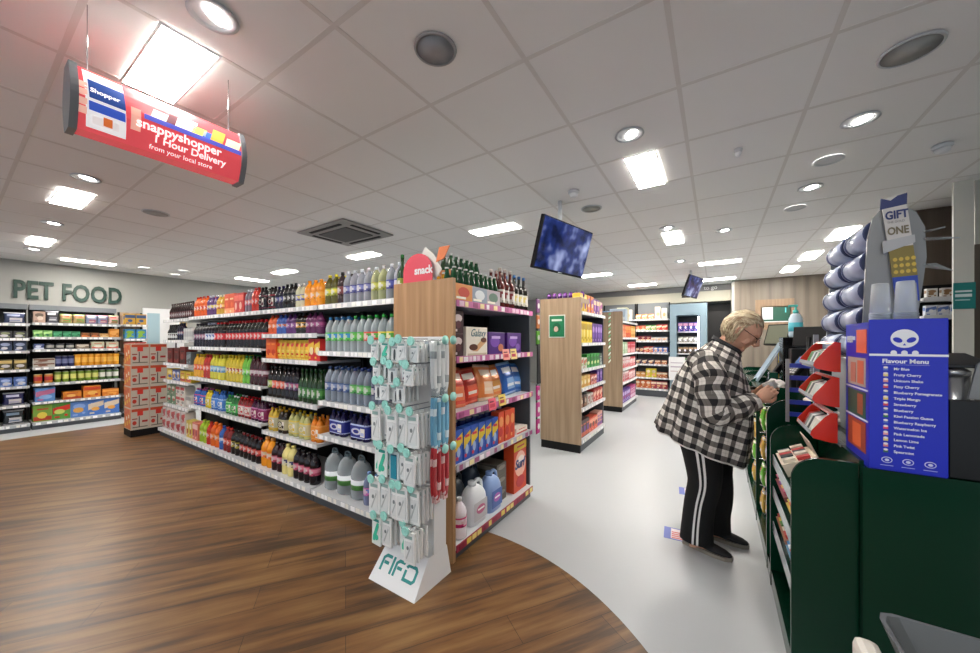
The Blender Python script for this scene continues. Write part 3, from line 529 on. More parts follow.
# ------------------------------------------------------------------ pet food wall
PX = -8.95
pz = [1.67, 1.445, 1.25, .965, .71, .42]
for k, (y0, w) in enumerate(((-1.25, .99), (-.25, .99), (.76, .97))):
    shelf_unit('shelving_bay', ('grey pet food shelving bay at the far left, cut off by frame edge', 'grey pet food shelving bay under the letters PET, darker goods', 'grey pet food shelving bay under FOOD lettering')[k], 'shelves', PX, y0, PI/2, w, .5, [z + (.0 if k == 2 else -.02) for z in pz], 'b8bcc0', base=.11, back=1.94, baseD=-.03, group='pet food bays', backm=BLACKM)
for y0_, w_ in ((-1.25, .99), (-.25, .99), (.76, .97)):
    u_ = [o for o in COL.objects if o.name.startswith('shelving_bay') and not o.parent and abs(o.location.y-y0_) < 1e-4 and o.location.x < -8.9][0]; m = MB(); m.box(0, .3, 1.89, w_, .468, 1.97); m.obj('header_panel', mat('header_grey', '6a7076', .5), u_)
PB = Shelf(PX, .76, PI/2); PA = Shelf(PX, -.25, PI/2)
def pp(s_, b): return f'{s_} shelf, {"right" if b else "left"} pet bay'
PB.fill(1.67, .01, .96, [(pack(.12, .12, .18, 'b89a8a', '6a5a50', 'd8c8b8', seed=110), 1, 'beige pet food box'), (pouch(.14, .1, .2, '3c3c44', 'd8d8dc', '8a8a94', seed=111, name='pet_food_bag'), 1, 'charcoal pet food bag'), (pouch(.14, .1, .16, 'b8a070', 'c8604c', '78a050', seed=112, name='pet_food_bag'), 2, 'tan pet food bag'), (pouch(.13, .1, .16, '8a94b0', 'd0b8b0', 'a86a7c', seed=113, name='pet_food_bag'), 2, 'blue grey pet food bag'), (pouch(.13, .1, .17, 'c8a8a0', 'd8605c', '6a8a50', seed=114, name='pet_food_bag'), 1, 'pale rose pet food bag')], pp('top', 1))
PB.fill(1.445, .01, .96, [(pack(.09, .1, .11, '6aa858', 'b8e098', '2c7a4c', seed=115), 2, 'lime pet treat box'), (pack(.09, .1, .1, '2c7a54', '50a878', seed=116), 3, 'green pet treat box'), (pack(.1, .1, .08, '7a5034', 'd87a3c', seed=117), 2, 'brown pet treat box'), (pack(.1, .1, .07, 'c89858', 'e8c890', seed=118), 1, 'tan pet treat box'), (pack(.12, .1, .15, 'd8882c', 'f0b060', seed=119), 1, 'orange pet treat box')], pp('second', 1))
PB.fill(1.25, .01, .96, [(pack(.1, .1, .09, '3c4c80', 'd0d8e8', seed=120), 1, 'navy pet food tray'), (can(.09, .09, '3a3a44', 'a8a8a0', top='5a5a60'), 3, 'small dark pet food tin'), (pack(.14, .1, .08, '8a7a6a', 'd8d0c0', seed=121), 1, 'taupe pet food sleeve'), (pack(.15, .1, .12, 'c8c4a8', 'd8604c', 'e8e8d8', seed=122), 2, 'cream pet food sleeve')], pp('third', 1))
PB.fill(.965, .01, .96, [(pack(.22, .1, .07, 'b8b4ac', '7a5040', seed=123, name='tin_tray'), 1, 'pale pet food tray', 1, 2), (can(.07, .18, '2c3058', '6a7098', top='5a5a68'), 3, 'navy stacked pet food tin'), (can(.075, .2, 'e09a2c', 'f0b850', top='d89a40'), 7, 'orange pet food tin', 2)], pp('fourth', 1))
PB.fill(.71, .01, .96, [(can(.09, .15, 'c87a3c', 'b83c3c', top='d8d0a0'), 2, 'orange and red pet food tin'), (can(.07, .18, '7a9838', 'd8d87a', top='9aa080'), 6, 'green pet food tin', 2), (can(.07, .18, '5a7a4c', 'e0e0d8', top='9aa0a0'), 3, 'green and white pet food tin', 2)], pp('fifth', 1))
PB.fill(.42, .01, .25, [(pack(.2, .14, .22, '5a8cc8', 'b86a90', '88b0e0', seed=124), 1, 'sky blue pet food carton')], pp('sixth', 1))
PB.fill(.42, .30, .96, [(pack(.2, .14, .13, 'd8842c', 'b84830', 'f0c070', seed=125), 1, 'amber pet food carton'), (pack(.2, .14, .2, 'e08c30', 'c84828', 'f0b860', seed=126), 1, 'tall amber pet food carton'), (pack(.2, .14, .12, 'd87c28', 'f0a850', seed=127), 1, 'low amber pet food carton')], pp('sixth', 1))
PB.fill(.11, .01, .96, [(pack(.19, .16, .26, '7aa040', 'b8402c', 'e0c850', seed=128), 1, 'green dry pet food carton'), (pack(.19, .16, .26, '5a9a40', 'd03428', 'c8d870', seed=129), 1, 'green and red dry pet food carton'), (pack(.19, .16, .26, '5a84c8', '88a8e0', 'd8a050', seed=130), 1, 'plain blue dry pet food carton'), (pack(.19, .16, .27, '4c7ac8', 'd8c8b0', 'e8a850', seed=131), 2, 'blue dry pet food carton')], pp('bottom', 1))
for zi, z in enumerate(pz + [.11]):
    z = z - .02 if zi < 6 else z; nm = ('top', 'second', 'third', 'fourth', 'fifth', 'sixth', 'bottom')[zi]
    spec = [[('3c4460', '8a94b8', 'slate blue pet food bag', 4, .17, 1)], [('33343c', '88906c', 'charcoal pet food pack', 7, .11, 0)], [('5a4a6a', '343448', 'mauve pet food pack', 3, .13, 0), ('30405c', '9aa8c8', 'dark blue pet food pack', 4, .15, 0)],
            [('303644', '9a9cc0', 'dark slate pet food pack', 4, .15, 0), ('50482c', 'c8b070', 'olive pet food pack', 3, .16, 0)], [('6a3470', 'b878b8', 'purple pet food pack', 5, .18, 0), ('4c68a8', 'a0b8e0', 'periwinkle pet food pack', 2, .14, 0)],
            [('b8983c', 'e0c870', 'mustard pet food carton', 3, .18, 0), ('2c2c58', 'b8b8d8', 'midnight blue pet food bag', 2, .2, 1)], [('d0c030', '6a9a3c', 'yellow green pet food carton', 3, .26, 0), ('2a2f34', '7088a0', 'black pet bed bag', 2, .22, 1)]][zi]
    items = []
    for j, (a_, b_, d_, n_, h_, pc) in enumerate(spec):
        items.append(((pouch(.2, .12, h_, a_, b_, 'c8c8cc', seed=140+zi, name='pet_food_bag') if pc else pack(.12, .1, h_, a_, b_, 'c8c8cc', seed=150+zi*3+j)), n_, d_))
    PA.fill(z, .02, .97, items, pp(nm, 0))
# narrow end bay
shelf_unit('shelving_bay', 'narrow shelving bay right of the pet food bays', 'shelves', -9.0, 1.775, PI/2, .33, .45, [1.68, 1.42, 1.16, .92, .68, .40], 'b8bcc0', base=.11, back=1.92, backm=PALEOAK)
NB = Shelf(-9.0, 1.775, PI/2)
for z, a_, b_, d_, n_, h_, s_ in ((1.68, 'c89a34', '3c5a8a', 'mustard pet pack', 2, .2, 'top'), (1.42, '3c8ac0', '8ab83c', 'turquoise pet pack', 2, .18, 'second'), (1.16, 'c83a30', 'f0d8c8', 'red pet pack', 2, .2, 'third'), (.92, 'd8b090', 'c0603c', 'peach pet pack', 2, .15, 'fourth'), (.68, '8a4a7c', 'c8a0b8', 'plum pet pack', 2, .16, 'fifth'), (.40, 'a83c2c', 'd8a05a', 'rust pet pack', 2, .2, 'sixth'), (.11, 'c8c8a0', '8aa86a', 'pale pet pack', 2, .22, 'bottom')):
    NB.fill(z, .015, .315, [(pack(.14, .1, h_, a_, b_, seed=int(z*100)), n_, d_)], s_ + ' shelf, narrow pet bay')
# lettering
pf = empty('wall_sign', (-9.79, 1.25, 2.11), PI/2, 'dark green PET FOOD letters on the white wall', 'sign')
LG = mat('sign_green', '1c3c34', .5)
W_ = text('lettering', 'PET FOOD', .43, .012, LG, pf, (-.62, -.012, 0), bold=.012, space=1.06)
bb = [v.co.x for v in W_.data.vertices]; sc = 1.26/(max(bb)-min(bb)); hb = [v.co.y for v in W_.data.vertices]; sy_ = .315/(max(hb)-min(hb))
for v in W_.data.vertices: v.co.x *= sc; v.co.y *= sy_

# ------------------------------------------------------------------ stacked carton display
cd = MB(); cd.box(0, 0, 0, .4, .34, .1); o = cd.obj('pallet_base', BLACKM, None, (-7.05, 1.46, 0), PI/2)
tag(o, 'low black base under the stacked orange and white cartons', 'base')
@memo
def stackbox():
    m = MB(); w, d, h = .197, .33, .31
    m.box(-w/2, -d/2, 0, w/2, d/2, h, H('cfc6b8'), bev=.003)
    m.box(-w/2-.0008, -d*.48, .01, -w/2, d*.48, h-.01, H('d8743c'))
    for k in range(7): m.poly([(0, 0), (.05, 0), (.05, .05), (0, .05)], -w/2-.0016, -w/2-.0008, H(('e8c048', 'c83a24', 'f0e8d8')[k % 3]), M=Matrix.Rotation(-PI/2, 4, 'Z') @ Matrix.Translation((-.13+.035*k, 0, .03+.034*((k*5) % 7))))
    e = -d/2
    m.box(-w*.46, e-.001, h-.05, w*.46, e, h-.01, H('c8502c')); m.box(-.03, e-.002, .2, .03, e, .27, H('d8382c')); m.box(-.015, e-.0015, .03, -.005, e, .19, H('3c3834')); m.box(.02, e-.0015, .1, .08, e, .13, H('b83028')); m.ell(-.06, e-.002, e, .1, .022, .03, H('c83828')); m.box(-.08, e-.0015, .03, .08, e, .045, H('7a7268')); m.box(-.085, e-.0015, .15, -.03, e, .165, H('9a2c24'))
    return Proto('carton', 'box', m.mesh('carton', CARD), w, d, h)
for j in range(2):
    for t in range(4):
        stackbox().put((-7.05-.165, 1.56+j*.2, .101+t*.3115), PI/2, f"{('lowest','second from bottom','third from bottom','topmost')[t]} orange and white carton, {('left','right')[j]} column of cartons")

# ------------------------------------------------------------------ phone accessory stand
FS = empty('accessory_stand', (-1.53, 1.5, 0), 0, 'white phone accessory stand with FIFO lettered base and teal pegs', 'stand')
TEAL = mat('teal_plastic', '9fe0d5', .3); TEALD = mat('teal_print_dark', '2c8f8c', .4); WIRE = mat('steel_wire', 'b8bcc0', .25, .9)
m = MB()     # base: a wedge with sloped front
def frus(m, x0, y0, x1, y1, z0, X0, Y0, X1, Y1, z1, col):
    vs = [(x0,y0,z0),(x1,y0,z0),(x1,y1,z0),(x0,y1,z0),(X0,Y0,z1),(X1,Y0,z1),(X1,Y1,z1),(X0,Y1,z1)]
    m.add(vs, [(0,3,2,1),(4,5,6,7),(0,1,5,4),(1,2,6,5),(2,3,7,6),(3,0,4,7)], col)
frus(m, -.185, -.15, .185, .16, 0, -.165, -.02, .17, .14, .17, H('e8eaec')); bo = m.obj('base', WHITEP, FS)
ang = math.atan2(.17, .13)
fm = MB(); th = .0165; Hh = .088
def bar(x0, z0, x1, z1): fm.box(x0, -.001, z0, x1, 0, z1)
def letF(x, w_): bar(x, 0, x+th, Hh-.02); fm.poly([(x, Hh-.02), (x+th, Hh-.025), (x+th+.014, Hh-th), (x+w_, Hh-th), (x+w_, Hh), (x+.022, Hh)], -.001, 0); bar(x+th+.004, Hh*.42, x+w_*.85, Hh*.42+th)
letF(0, .068); bar(.08, 0, .08+th, Hh); letF(.106, .068)

c8 = [(.186, .0), (.262, .0), (.28, .018), (.28, Hh-.018), (.262, Hh), (.204, Hh), (.186, Hh-.018)]
c9 = [(.186+th, th), (.256, th), (.28-th, .024), (.28-th, Hh-.024), (.256, Hh-th), (.21, Hh-th), (.186+th, Hh-.026)]
for i_ in range(7):
    if i_ != 6: fm.poly([c8[i_], c8[(i_+1) % 7], c9[(i_+1) % 7], c9[i_]], -.001, 0)
fm.poly([(.186, 0), (.186+th, th), (.186+th, Hh*.62), (.186, Hh*.62)], -.001, 0)
fl_ = fm.obj('lettering', TEALD, bo, (-.142, -.1095, .053), (-math.atan2(.13, .17), 0, 0))
m = MB(); m.box(-.17, .10, .17, .17, .125, 1.42, H('e8eaec'), bev=.004); m.box(.165, .02, .17, .175, .125, 1.40, H('e8eaec')); m.obj('back_board', WHITEP, FS)
m = MB(); m.box(-.17, -.02, 1.30, .17, .1, 1.304); m.box(-.17, -.02, 1.33, .17, -.017, 1.395); m.obj('top_tray', PLAST, FS)
hookm = MB(); hookm.tube([(0, .1, 0), (0, -.13, 0)], .003, 6); hookm = hookm.mesh('hook', WIRE)
discm = MB(); discm.lathe([(.012, 0), (.026, .001), (.026, .008), (.02, .010), (.016, .007), (.015, .007)], 18, M=Matrix.Translation((0, -.13, 0)) @ Matrix.Rotation(PI/2, 4, 'X')); discm.lathe([(.008, .007), (.008, .010)], 12, M=Matrix.Translation((0, -.13, 0)) @ Matrix.Rotation(PI/2, 4, 'X')); discm = discm.mesh('peg_disc', TEAL)
@memo
def cardpack(kind):
    m = MB(); w, h = {'a': (.078, .17), 'b': (.066, .10), 'c': (.082, .19)}[kind[0]]
    base, blob, tx = {'w': ('eef0f0', 'b4babc', '9ab8b4'), 't': ('e4eeec', '46c4a4', '3c9a90'), 'd': ('e0e4e4', '4a4e52', 'a8b0b4'), 'p': ('dccfd6', '7a4a68', 'a08090'), 'b': ('c8d8dc', '2c8fa8', '1c5a70')}[kind[1]]
    m.box(-w/2, -.006, -h, w/2, .006, 0, H(base), bev=.002); m.box(-.012, -.003, 0, .012, .003, .015, H(base))
    if kind[1] == 't': m.poly([(-w*.3, -h*.85), (-w*.12, -h*.85), (w*.3, -h*.35), (w*.3, -h*.22), (w*.12, -h*.22), (-w*.3, -h*.7)], -.010, -.006, H(blob)); m.ell(w*.1, -.0105, -.006, -h*.72, w*.18, h*.09, H(blob))
    elif kind[1] == 'd': m.ell(0, -.011, -.006, -h*.55, w*.1, h*.3, H(blob)); m.box(-w*.3, -.0068, -h*.9, w*.2, -.006, -h*.84, H(tx))
    elif kind[1] == 'b': m.box(-w*.3, -.010, -h*.9, w*.3, -.006, -h*.15, H(blob))
    else: m.box(-w*.36, -.0095, -h*.9, w*.36, -.006, -h*.28, H('dfe3e4')); m.poly([(-w*.25, -h*.8), (-w*.18, -h*.85), (w*.25, -h*.4), (w*.2, -h*.34)], -.0102, -.006, H(blob)); m.ell(-w*.08, -.0106, -.006, -h*.48, w*.1, h*.06, H('7a8488'))
    m.box(-w*.36, -.0068, -h*.2, w*.3, -.006, -h*.1, H(tx))
    return Proto('accessory_pack', 'packet', m.mesh('accessory_pack', GLOSS), w, .014, h)
rows = [(1.40, 'b', 'wtdww', 'top'), (1.275, 'b', 'wddpw', 'second'), (1.165, 'b', 'dwddw', 'third'), (1.02, 'c', 'wdwww', 'fourth'), (.80, 'a', 'ttbww', 'fifth'), (.60, 'c', 'wwwww', 'sixth'), (.385, 'a', 'twwtw', 'lowest')]
cx5 = [-.145, -.07, 0, .07, .135]
for ri, (z, sz, kinds, nm) in enumerate(rows):
    for ci, kd in enumerate(kinds):
        if (ri, ci) in ((2, 4), (6, 2)): continue
        o = bpy.data.objects.new('hook', hookm); COL.objects.link(o); o.parent = FS; zj = (.0, .008, -.01, .006, -.006)[ci]; yj = (-.03, -.012, .0, -.02, .01)[(ci+ri) % 5]; o.location = (cx5[ci], yj, z+zj)
        d_ = bpy.data.objects.new('peg_disc', discm); COL.objects.link(d_); d_.parent = o
        p = cardpack(sz + kd)
        cn = {'w': 'white', 't': 'teal', 'd': 'black marked', 'p': 'pink marked', 'b': 'blue'}[kd]
        nrow = 3 if ci < 3 else 4
        for k in range(nrow):
            o = p.put((-1.53 + cx5[ci] + R.uniform(-.004, .004), 1.5 - .105 + k*.034 + yj, z - .018 + zj), 0,
                      f"{('front','second','third','fourth')[k]} {cn} accessory pack, {nm} hook row, {('leftmost','second','middle','fourth','rightmost')[ci]} hook", f'accessory packs on the {nm} hook row')
            o.rotation_euler = (0, R.uniform(-.05, .05), R.uniform(-.12, .12))
# side hooks with lanyards facing the aisle
sh = MB(); sh.tube([(.17, 0, 0), (.27, 0, 0)], .003, 6); shm = sh.mesh('side_hook', WIRE)
sd = MB(); sd.tube([(.27, 0, 0), (.278, 0, 0)], .025, 16, ref=(0, 0, 1)); sdm = sd.mesh('peg_disc', TEAL)
for z, base, b2, nm in ((1.40, 'e8ebec', 'a8b0b4', 'white'), (1.08, '7ab4d4', 'd8e8f0', 'blue'), (.80, 'b83a40', 'e0b8b8', 'red')):
    for j, yy in enumerate((-.0, .07)):
        o = bpy.data.objects.new('side_hook', shm); COL.objects.link(o); o.parent = FS; o.location = (0, yy, z)
        d_ = bpy.data.objects.new('peg_disc', sdm); COL.objects.link(d_); d_.parent = o
        for k in range(2):
            m = MB(); q = random.Random(k+j+int(z*10)); m.tube([(0, -.014, 0), (.0, -.02, -.1), (.0, -.016, -.24), (0, 0, -.285), (0, .016, -.24), (0, .02, -.1), (0, .014, 0)], ((.006,.016), (.006,.016), (.006,.016), (.006,.015), (.006,.016), (.006,.016), (.006,.016)), 8, H(base), sub=3, ref=(1, 0, 0), cf=lambda i, kk: H(b2) if i % 5 == 2 else H(base)); m.box(-.004, -.018, -.31, .004, .018, -.27, H(b2))
            oo = m.obj('lanyard', GLOSS, None, (-1.53+.195+k*.02, 1.5+yy, z-.004)); tag(oo, f"{nm} lanyard, {('inner','outer')[k]} one on the {('front','rear')[j]} side hook", 'lanyard', f'{nm} lanyards on the stand')

# ------------------------------------------------------------------ room shell
fl = MB(); fl.box(-10, -3, -.1, 4, 10.8, 0); FLM = mat('light_vinyl', 'b6babe', .32, bump=.05, bscale=60)
struct(fl.obj('floor', FLM))
WF = bpy.data.materials.new('wood_plank_vinyl'); WF.use_nodes = True; nt = WF.node_tree; b = nt.nodes['Principled BSDF']; L = nt.links.new
tc = nt.nodes.new('ShaderNodeTexCoord'); mp = nt.nodes.new('ShaderNodeMapping'); mp.inputs['Rotation'].default_value = (0, 0, -math.radians(55)); L(tc.outputs['Object'], mp.inputs[0])
br = nt.nodes.new('ShaderNodeTexBrick'); br.inputs['Scale'].default_value = 1; br.inputs['Brick Width'].default_value = 1.2; br.inputs['Row Height'].default_value = .18; br.inputs['Mortar Size'].default_value = .0012; br.offset = .37
br.inputs['Color1'].default_value = (.25, .25, .25, 1); br.inputs['Color2'].default_value = (.75, .75, .75, 1); br.inputs['Mortar'].default_value = (.0, .0, .0, 1); L(mp.outputs[0], br.inputs['Vector'])
mp2 = nt.nodes.new('ShaderNodeMapping'); mp2.inputs['Scale'].default_value = (1.1, 13, 1); L(mp.outputs[0], mp2.inputs[0])
n1 = nt.nodes.new('ShaderNodeTexNoise'); n1.inputs['Scale'].default_value = 1.; n1.inputs['Detail'].default_value = 6; n1.inputs['Roughness'].default_value = .6; L(mp2.outputs[0], n1.inputs['Vector'])
n2 = nt.nodes.new('ShaderNodeTexNoise'); n2.inputs['Scale'].default_value = 1.6; n2.inputs['Detail'].default_value = 2; L(mp.outputs[0], n2.inputs['Vector'])
def math_(op, a, b_, c_=None):
    n = nt.nodes.new('ShaderNodeMath'); n.operation = op
    for i, v in enumerate((a, b_) if c_ is None else (a, b_, c_)):
        if isinstance(v, (int, float)): n.inputs[i].default_value = v
        else: L(v, n.inputs[i])
    return n.outputs[0]
f_ = math_('ADD', math_('MULTIPLY', n1.outputs['Fac'], .75), math_('ADD', math_('MULTIPLY', br.outputs['Color'], .13), math_('MULTIPLY', n2.outputs['Fac'], .25)))
rp = nt.nodes.new('ShaderNodeValToRGB'); e = rp.color_ramp.elements; e[0].position = .36; e[0].color = (*H('392c20'), 1); e[1].position = .78; e[1].color = (*H('957347'), 1)
k_ = rp.color_ramp.elements.new(.48); k_.color = (*H('513b28'), 1); k_ = rp.color_ramp.elements.new(.57); k_.color = (*H('73502f'), 1); k_ = rp.color_ramp.elements.new(.66); k_.color = (*H('84643e'), 1)
L(f_, rp.inputs[0])
mxm = nt.nodes.new('ShaderNodeMix'); mxm.data_type = 'RGBA'; mxm.blend_type = 'MIX'; L(br.outputs['Fac'], mxm.inputs[0]); L(rp.outputs[0], mxm.inputs[6]); mxm.inputs[7].default_value = (*H('2c2018'), 1); L(mxm.outputs[2], b.inputs['Base Color'])
b.inputs['Roughness'].default_value = .36
wf = MB(); pts = [(-8.35, -3)] + [(-8.35, 2.15)] + [(-1.354 + 1.579*math.sin(a), .572 + 1.579*math.cos(a)) for a in [PI/2*k/32 for k in range(33)]] + [(.225, -3)]
wf.add([(x, y, .002) for x, y in pts] + [(x, y, .0001) for x, y in pts], [list(range(len(pts)))] + [[i, (i+1) % len(pts), (i+1) % len(pts)+len(pts), i+len(pts)] for i in range(len(pts))]); struct(wf.obj('floor', WF))
CEIL = mat('ceiling_tile', 'f0efee', .8, bump=.15, bscale=400); GRID = mat('ceiling_grid', 'dedbd8', .6)
m = MB(); m.box(-10, -3, 2.734, 4, 10.8, 2.83); struct(m.obj('ceiling', CEIL))
m = MB()
x = -.764
while x - .6 > -9.9: x -= .6
while x < 4:
    m.box(x-.011, -3, 2.7325, x+.011, 10.8, 2.7345); x += .6
y = 1.5 - .6*7
while y < 10.8:
    m.box(-9.85, y-.011, 2.7322, 4, y+.011, 2.7345); y += .6
struct(m.obj('trim_1', GRID))
WALLM = mat('cream_wall', '9c9d99', .7)
m = MB(); m.box(-9.95, -3, 0, -9.8, 10.8, 2.734); struct(m.obj('wall_left', WALLM))
m = MB(); m.box(-9.8, 10.5, 0, .35, 10.65, 2.734); struct(m.obj('wall_back', WALLM))
m = MB(); m.box(.35, 9.6, 0, 4, 9.75, 2.734); struct(m.obj('wall_till', CLAD))
m = MB(); m.box(.3, 9.58, 0, .35, 10.5, 2.734); struct(m.obj('wall_return', WALLM))
m = MB(); m.box(1.66, 5.42, 0, 4, 5.5, 2.734); struct(m.obj('wall_partition', BROWNCLAD))
m = MB(); m.box(2.9, -3, 0, 3.0, 9.6, 2.734); struct(m.obj('wall_right', WALLM))
m = MB(); m.box(1.69, 4.62, 0, 1.80, 4.645, 2.734); struct(m.obj('trim_2', mat('pillar_cream', 'd0cfc6', .6)))
m = MB(); m.box(1.82, 4.66, 2.2, 2.9, 4.72, 2.734); struct(m.obj('trim_3', mat('panel_cream', 'c0bfb6', .6)))
m = MB(); m.box(1.82, 4.67, 0, 2.9, 4.71, 2.2); struct(m.obj('wall_side', BROWNCLAD))
m = MB(); m.box(-3.2, 9.98, 2.33, .3, 10.1, 2.58); struct(m.obj('trim_4', mat('bulkhead_cream', 'b9b6a6', .6)))
m = MB(); m.box(-3.2, 10.0, 2.585, .3, 10.1, 2.733); struct(m.obj('trim_5', mat('bulkhead_grey', '77777a', .6)))
m = MB(); m.box(-.17, 10.44, 0, .3, 10.49, 2.3); struct(m.obj('door_1', mat('dark_opening', '1e1c1c', .4)))
m = MB(); m.box(-9.79, 2.2, 0, -9.74, 2.85, 2.05); d2 = struct(m.obj('door_2', WHITEP))
m = MB(); m.box(-9.739, 2.26, .9, -9.73, 2.45, 1.95); m.obj('door_glass', mat('cool_glass', 'a8c4d0', .1), d2); m = MB(); m.box(-9.739, 2.7, 1.2, -9.72, 2.72, 1.5); m.obj('door_handle', BLACKM, d2)
tp_ = MB(); tp_.box(-.06, -.004, 0, .06, 0, .5, H('d8b880')); tp_.box(-.05, -.006, .22, .05, -.004, .45, H('3c3830')); tp_.ell(0, -.008, -.004, .4, .035, .04, H('e0b830'))
tag(tp_.obj('notice', CARD, None, (-9.55, 2.78, 1.4), PI/2), 'tan and dark notice beside the white back door', 'notice')
bs = text('lettering', 'to go', .13, .004, WHITEP, None, (-.25, 9.99, 2.62)); tag(bs, 'small white to go lettering on grey bulkhead', 'sign')
m = MB(); m.box(0, 0, 0, .2, .01, .13, H('2a2420')); m.ell(.1, -.002, 0, .06, .05, .04, H('a87a58')); tag(m.obj('picture_panel', CARD, None, (-.72, 9.975, 2.45)), 'small dark food picture on the cream bulkhead', 'picture')
tag(MB().box(0, 0, 0, .12, .004, .22, H('0f7a78')).box(.01, -.001, .14, .1, 0, .155, H('d8e8e8')).box(.01, -.001, .1, .1, 0, .125, H('d8e8e8')).box(.01, -.001, .07, .09, 0, .08, H('a8d0d0')).obj('notice', CARD, None, (1.685, 4.612, 1.66)), 'teal notice fixed to the cream pillar', 'notice')
m = MB(); m.box(0, 0, 0, .5, .02, .34, H('3a5a40')); m.box(.02, -.003, .02, .48, 0, .32, H('0e4a3a')); m.box(.02, -.006, .06, .2, -.003, .32, H('c8d0d4')); m.box(.0, -.006, 0, .5, .0, .02, H('c8ccce')); m.box(.4, -.006, .2, .42, -.003, .3, H('50b8c0'))
tag(m.obj('notice_board', CARD, None, (.82, 9.57, 1.78)), 'dark green notice board with white sheet on wood wall', 'notice board')
m = MB(); m.box(0, 0, 0, .65, .03, .65); tag(m.obj('painted_reflection', wood_mat('reflection_tan', '7d6750', '876f56', '90785e'), None, (.72, 9.568+.002, 1.62)), 'square tan panel painted as a reflection behind the green notice board', 'board')  # tan panel stands in for a reflection on the wall, put into its colour

# back wall shelving and chiller
for k, (x0, w) in enumerate(((-1.75, .78), (-2.6, .83))):
    shelf_unit('shelving_bay', ('grey back wall shelving bay left of the chiller', 'grey back wall shelving bay mostly behind the oak end units')[k], 'shelves', x0, 9.5, 0, w, .42, [1.92, 1.64, 1.38, 1.09, .80, .47], 'd0d4d6', base=.2, back=2.35, shelfm=LIGHTM, backm=mat('slate_back', '6e7478', .5), group='back wall bays')
for k, x0 in enumerate((-1.75, -2.6)):
    S = Shelf(x0, 9.5, 0); w = .76 if k == 0 else .8; pn = ('back bay beside chiller', 'back bay behind oak units')[k]
    for z, nm, its in ((1.92, 'top', [('e08a4a', 'orange', 3, .13), ('d8c8b8', 'cream', 1, .3), ('d8d4cc', 'white', 1, .26)]), (1.64, 'second', [('c8502c', 'rust', 2, .12), ('4c9a3c', 'leaf green', 2, .13), ('c83430', 'red', 2, .14)]), (1.38, 'third', [('8a3040', 'maroon', 3, .12), ('b8b4c8', 'lilac', 3, .09)]),
                       (1.09, 'fourth', [('7a3c44', 'wine red', 2, .12), ('d03034', 'scarlet', 2, .15), ('3c68c0', 'blue', 3, .14)]), (.80, 'fifth', [('503a5a', 'dusky plum', 3, .12), ('c87a50', 'copper', 2, .1)]), (.47, 'sixth', [('d89850', 'amber', 2, .13), ('d8c830', 'yellow', 2, .22), ('b86a3c', 'ochre', 2, .14)]), (.2, 'bottom', [('d8703c', 'tangerine', 3, .2), ('a83a48', 'claret', 3, .18)])):
        S.fill(z, .02, w, [(pack(.12, .1, h_, c_, 'f0e0c8', 'e8b080', seed=200+int(z*10)+j+k*5), n_, cn + ' packet') for j, (c_, cn, n_, h_) in enumerate(its)], f'{nm} shelf, {pn}')
ch = empty('open_chiller', (-.93, 9.4, 0), 0, 'blue grey open chiller cabinet with lit shelves at the back', 'chiller')
BG = mat('blue_grey_panel', '7d93a0', .4)
m = MB(); m.box(0, 0, 0, .14, .6, 2.25); m.box(.62, 0, 0, .76, .6, 2.25); m.box(.14, 0, 1.98, .62, .6, 2.25); m.box(.14, 0, 0, .62, .6, .45); m.obj('cabinet', BG, ch)
m = MB(); m.box(.14, .56, .45, .62, .6, 1.98); m.obj('back_liner', mat('liner', '3a4046', .4), ch)
for z in (.8, 1.08, 1.34, 1.6):
    m = MB(); m.box(.145, .08, z-.02, .615, .55, z); s_ = m.obj('shelf', WHITEP, ch)
m = MB(); m.box(.58, .03, .6, .6, .05, 1.95); m.obj('light_tube', mat('tube_light', 'ffffff', .4, emit='e8f0ff', strength=6), ch)
S = Shelf(-.93, 9.4, 0)
for z, nm, c_, c2, n_, h_ in ((1.6, 'top', '4a48a0', 'd8a0c0', 4, .22), (1.34, 'second', '8a8880', 'd8d8d0', 4, .14), (1.08, 'third', '48403c', 'a88a6a', 4, .16), (.8, 'fourth', '4a9a44', 'a0a8a0', 4, .16)):
    S.fill(z, .16, .6, [(pack(.1, .1, h_, c_, c2, 'e8e4f0', seed=230+int(z*10)), n_, {'top': 'violet', 'second': 'grey', 'third': 'dark brown', 'fourth': 'green'}[nm] + ' chilled pack')], f'{nm} shelf, open chiller', front=.1)
m = MB(); m.box(0, 0, 0, .34, .02, .55, H('d8dadc')); m.box(.04, -.002, .3, .28, 0, .33, H('a8a0b0')); m.box(.04, -.002, .4, .3, 0, .42, H('a8a0b0')); m.box(.04, -.002, .2, .2, 0, .22, H('b8a8a8'))
tag(m.obj('poster_board', CARD, None, (-.95, 9.379, .45)), 'white poster leaning on the chiller front', 'poster')

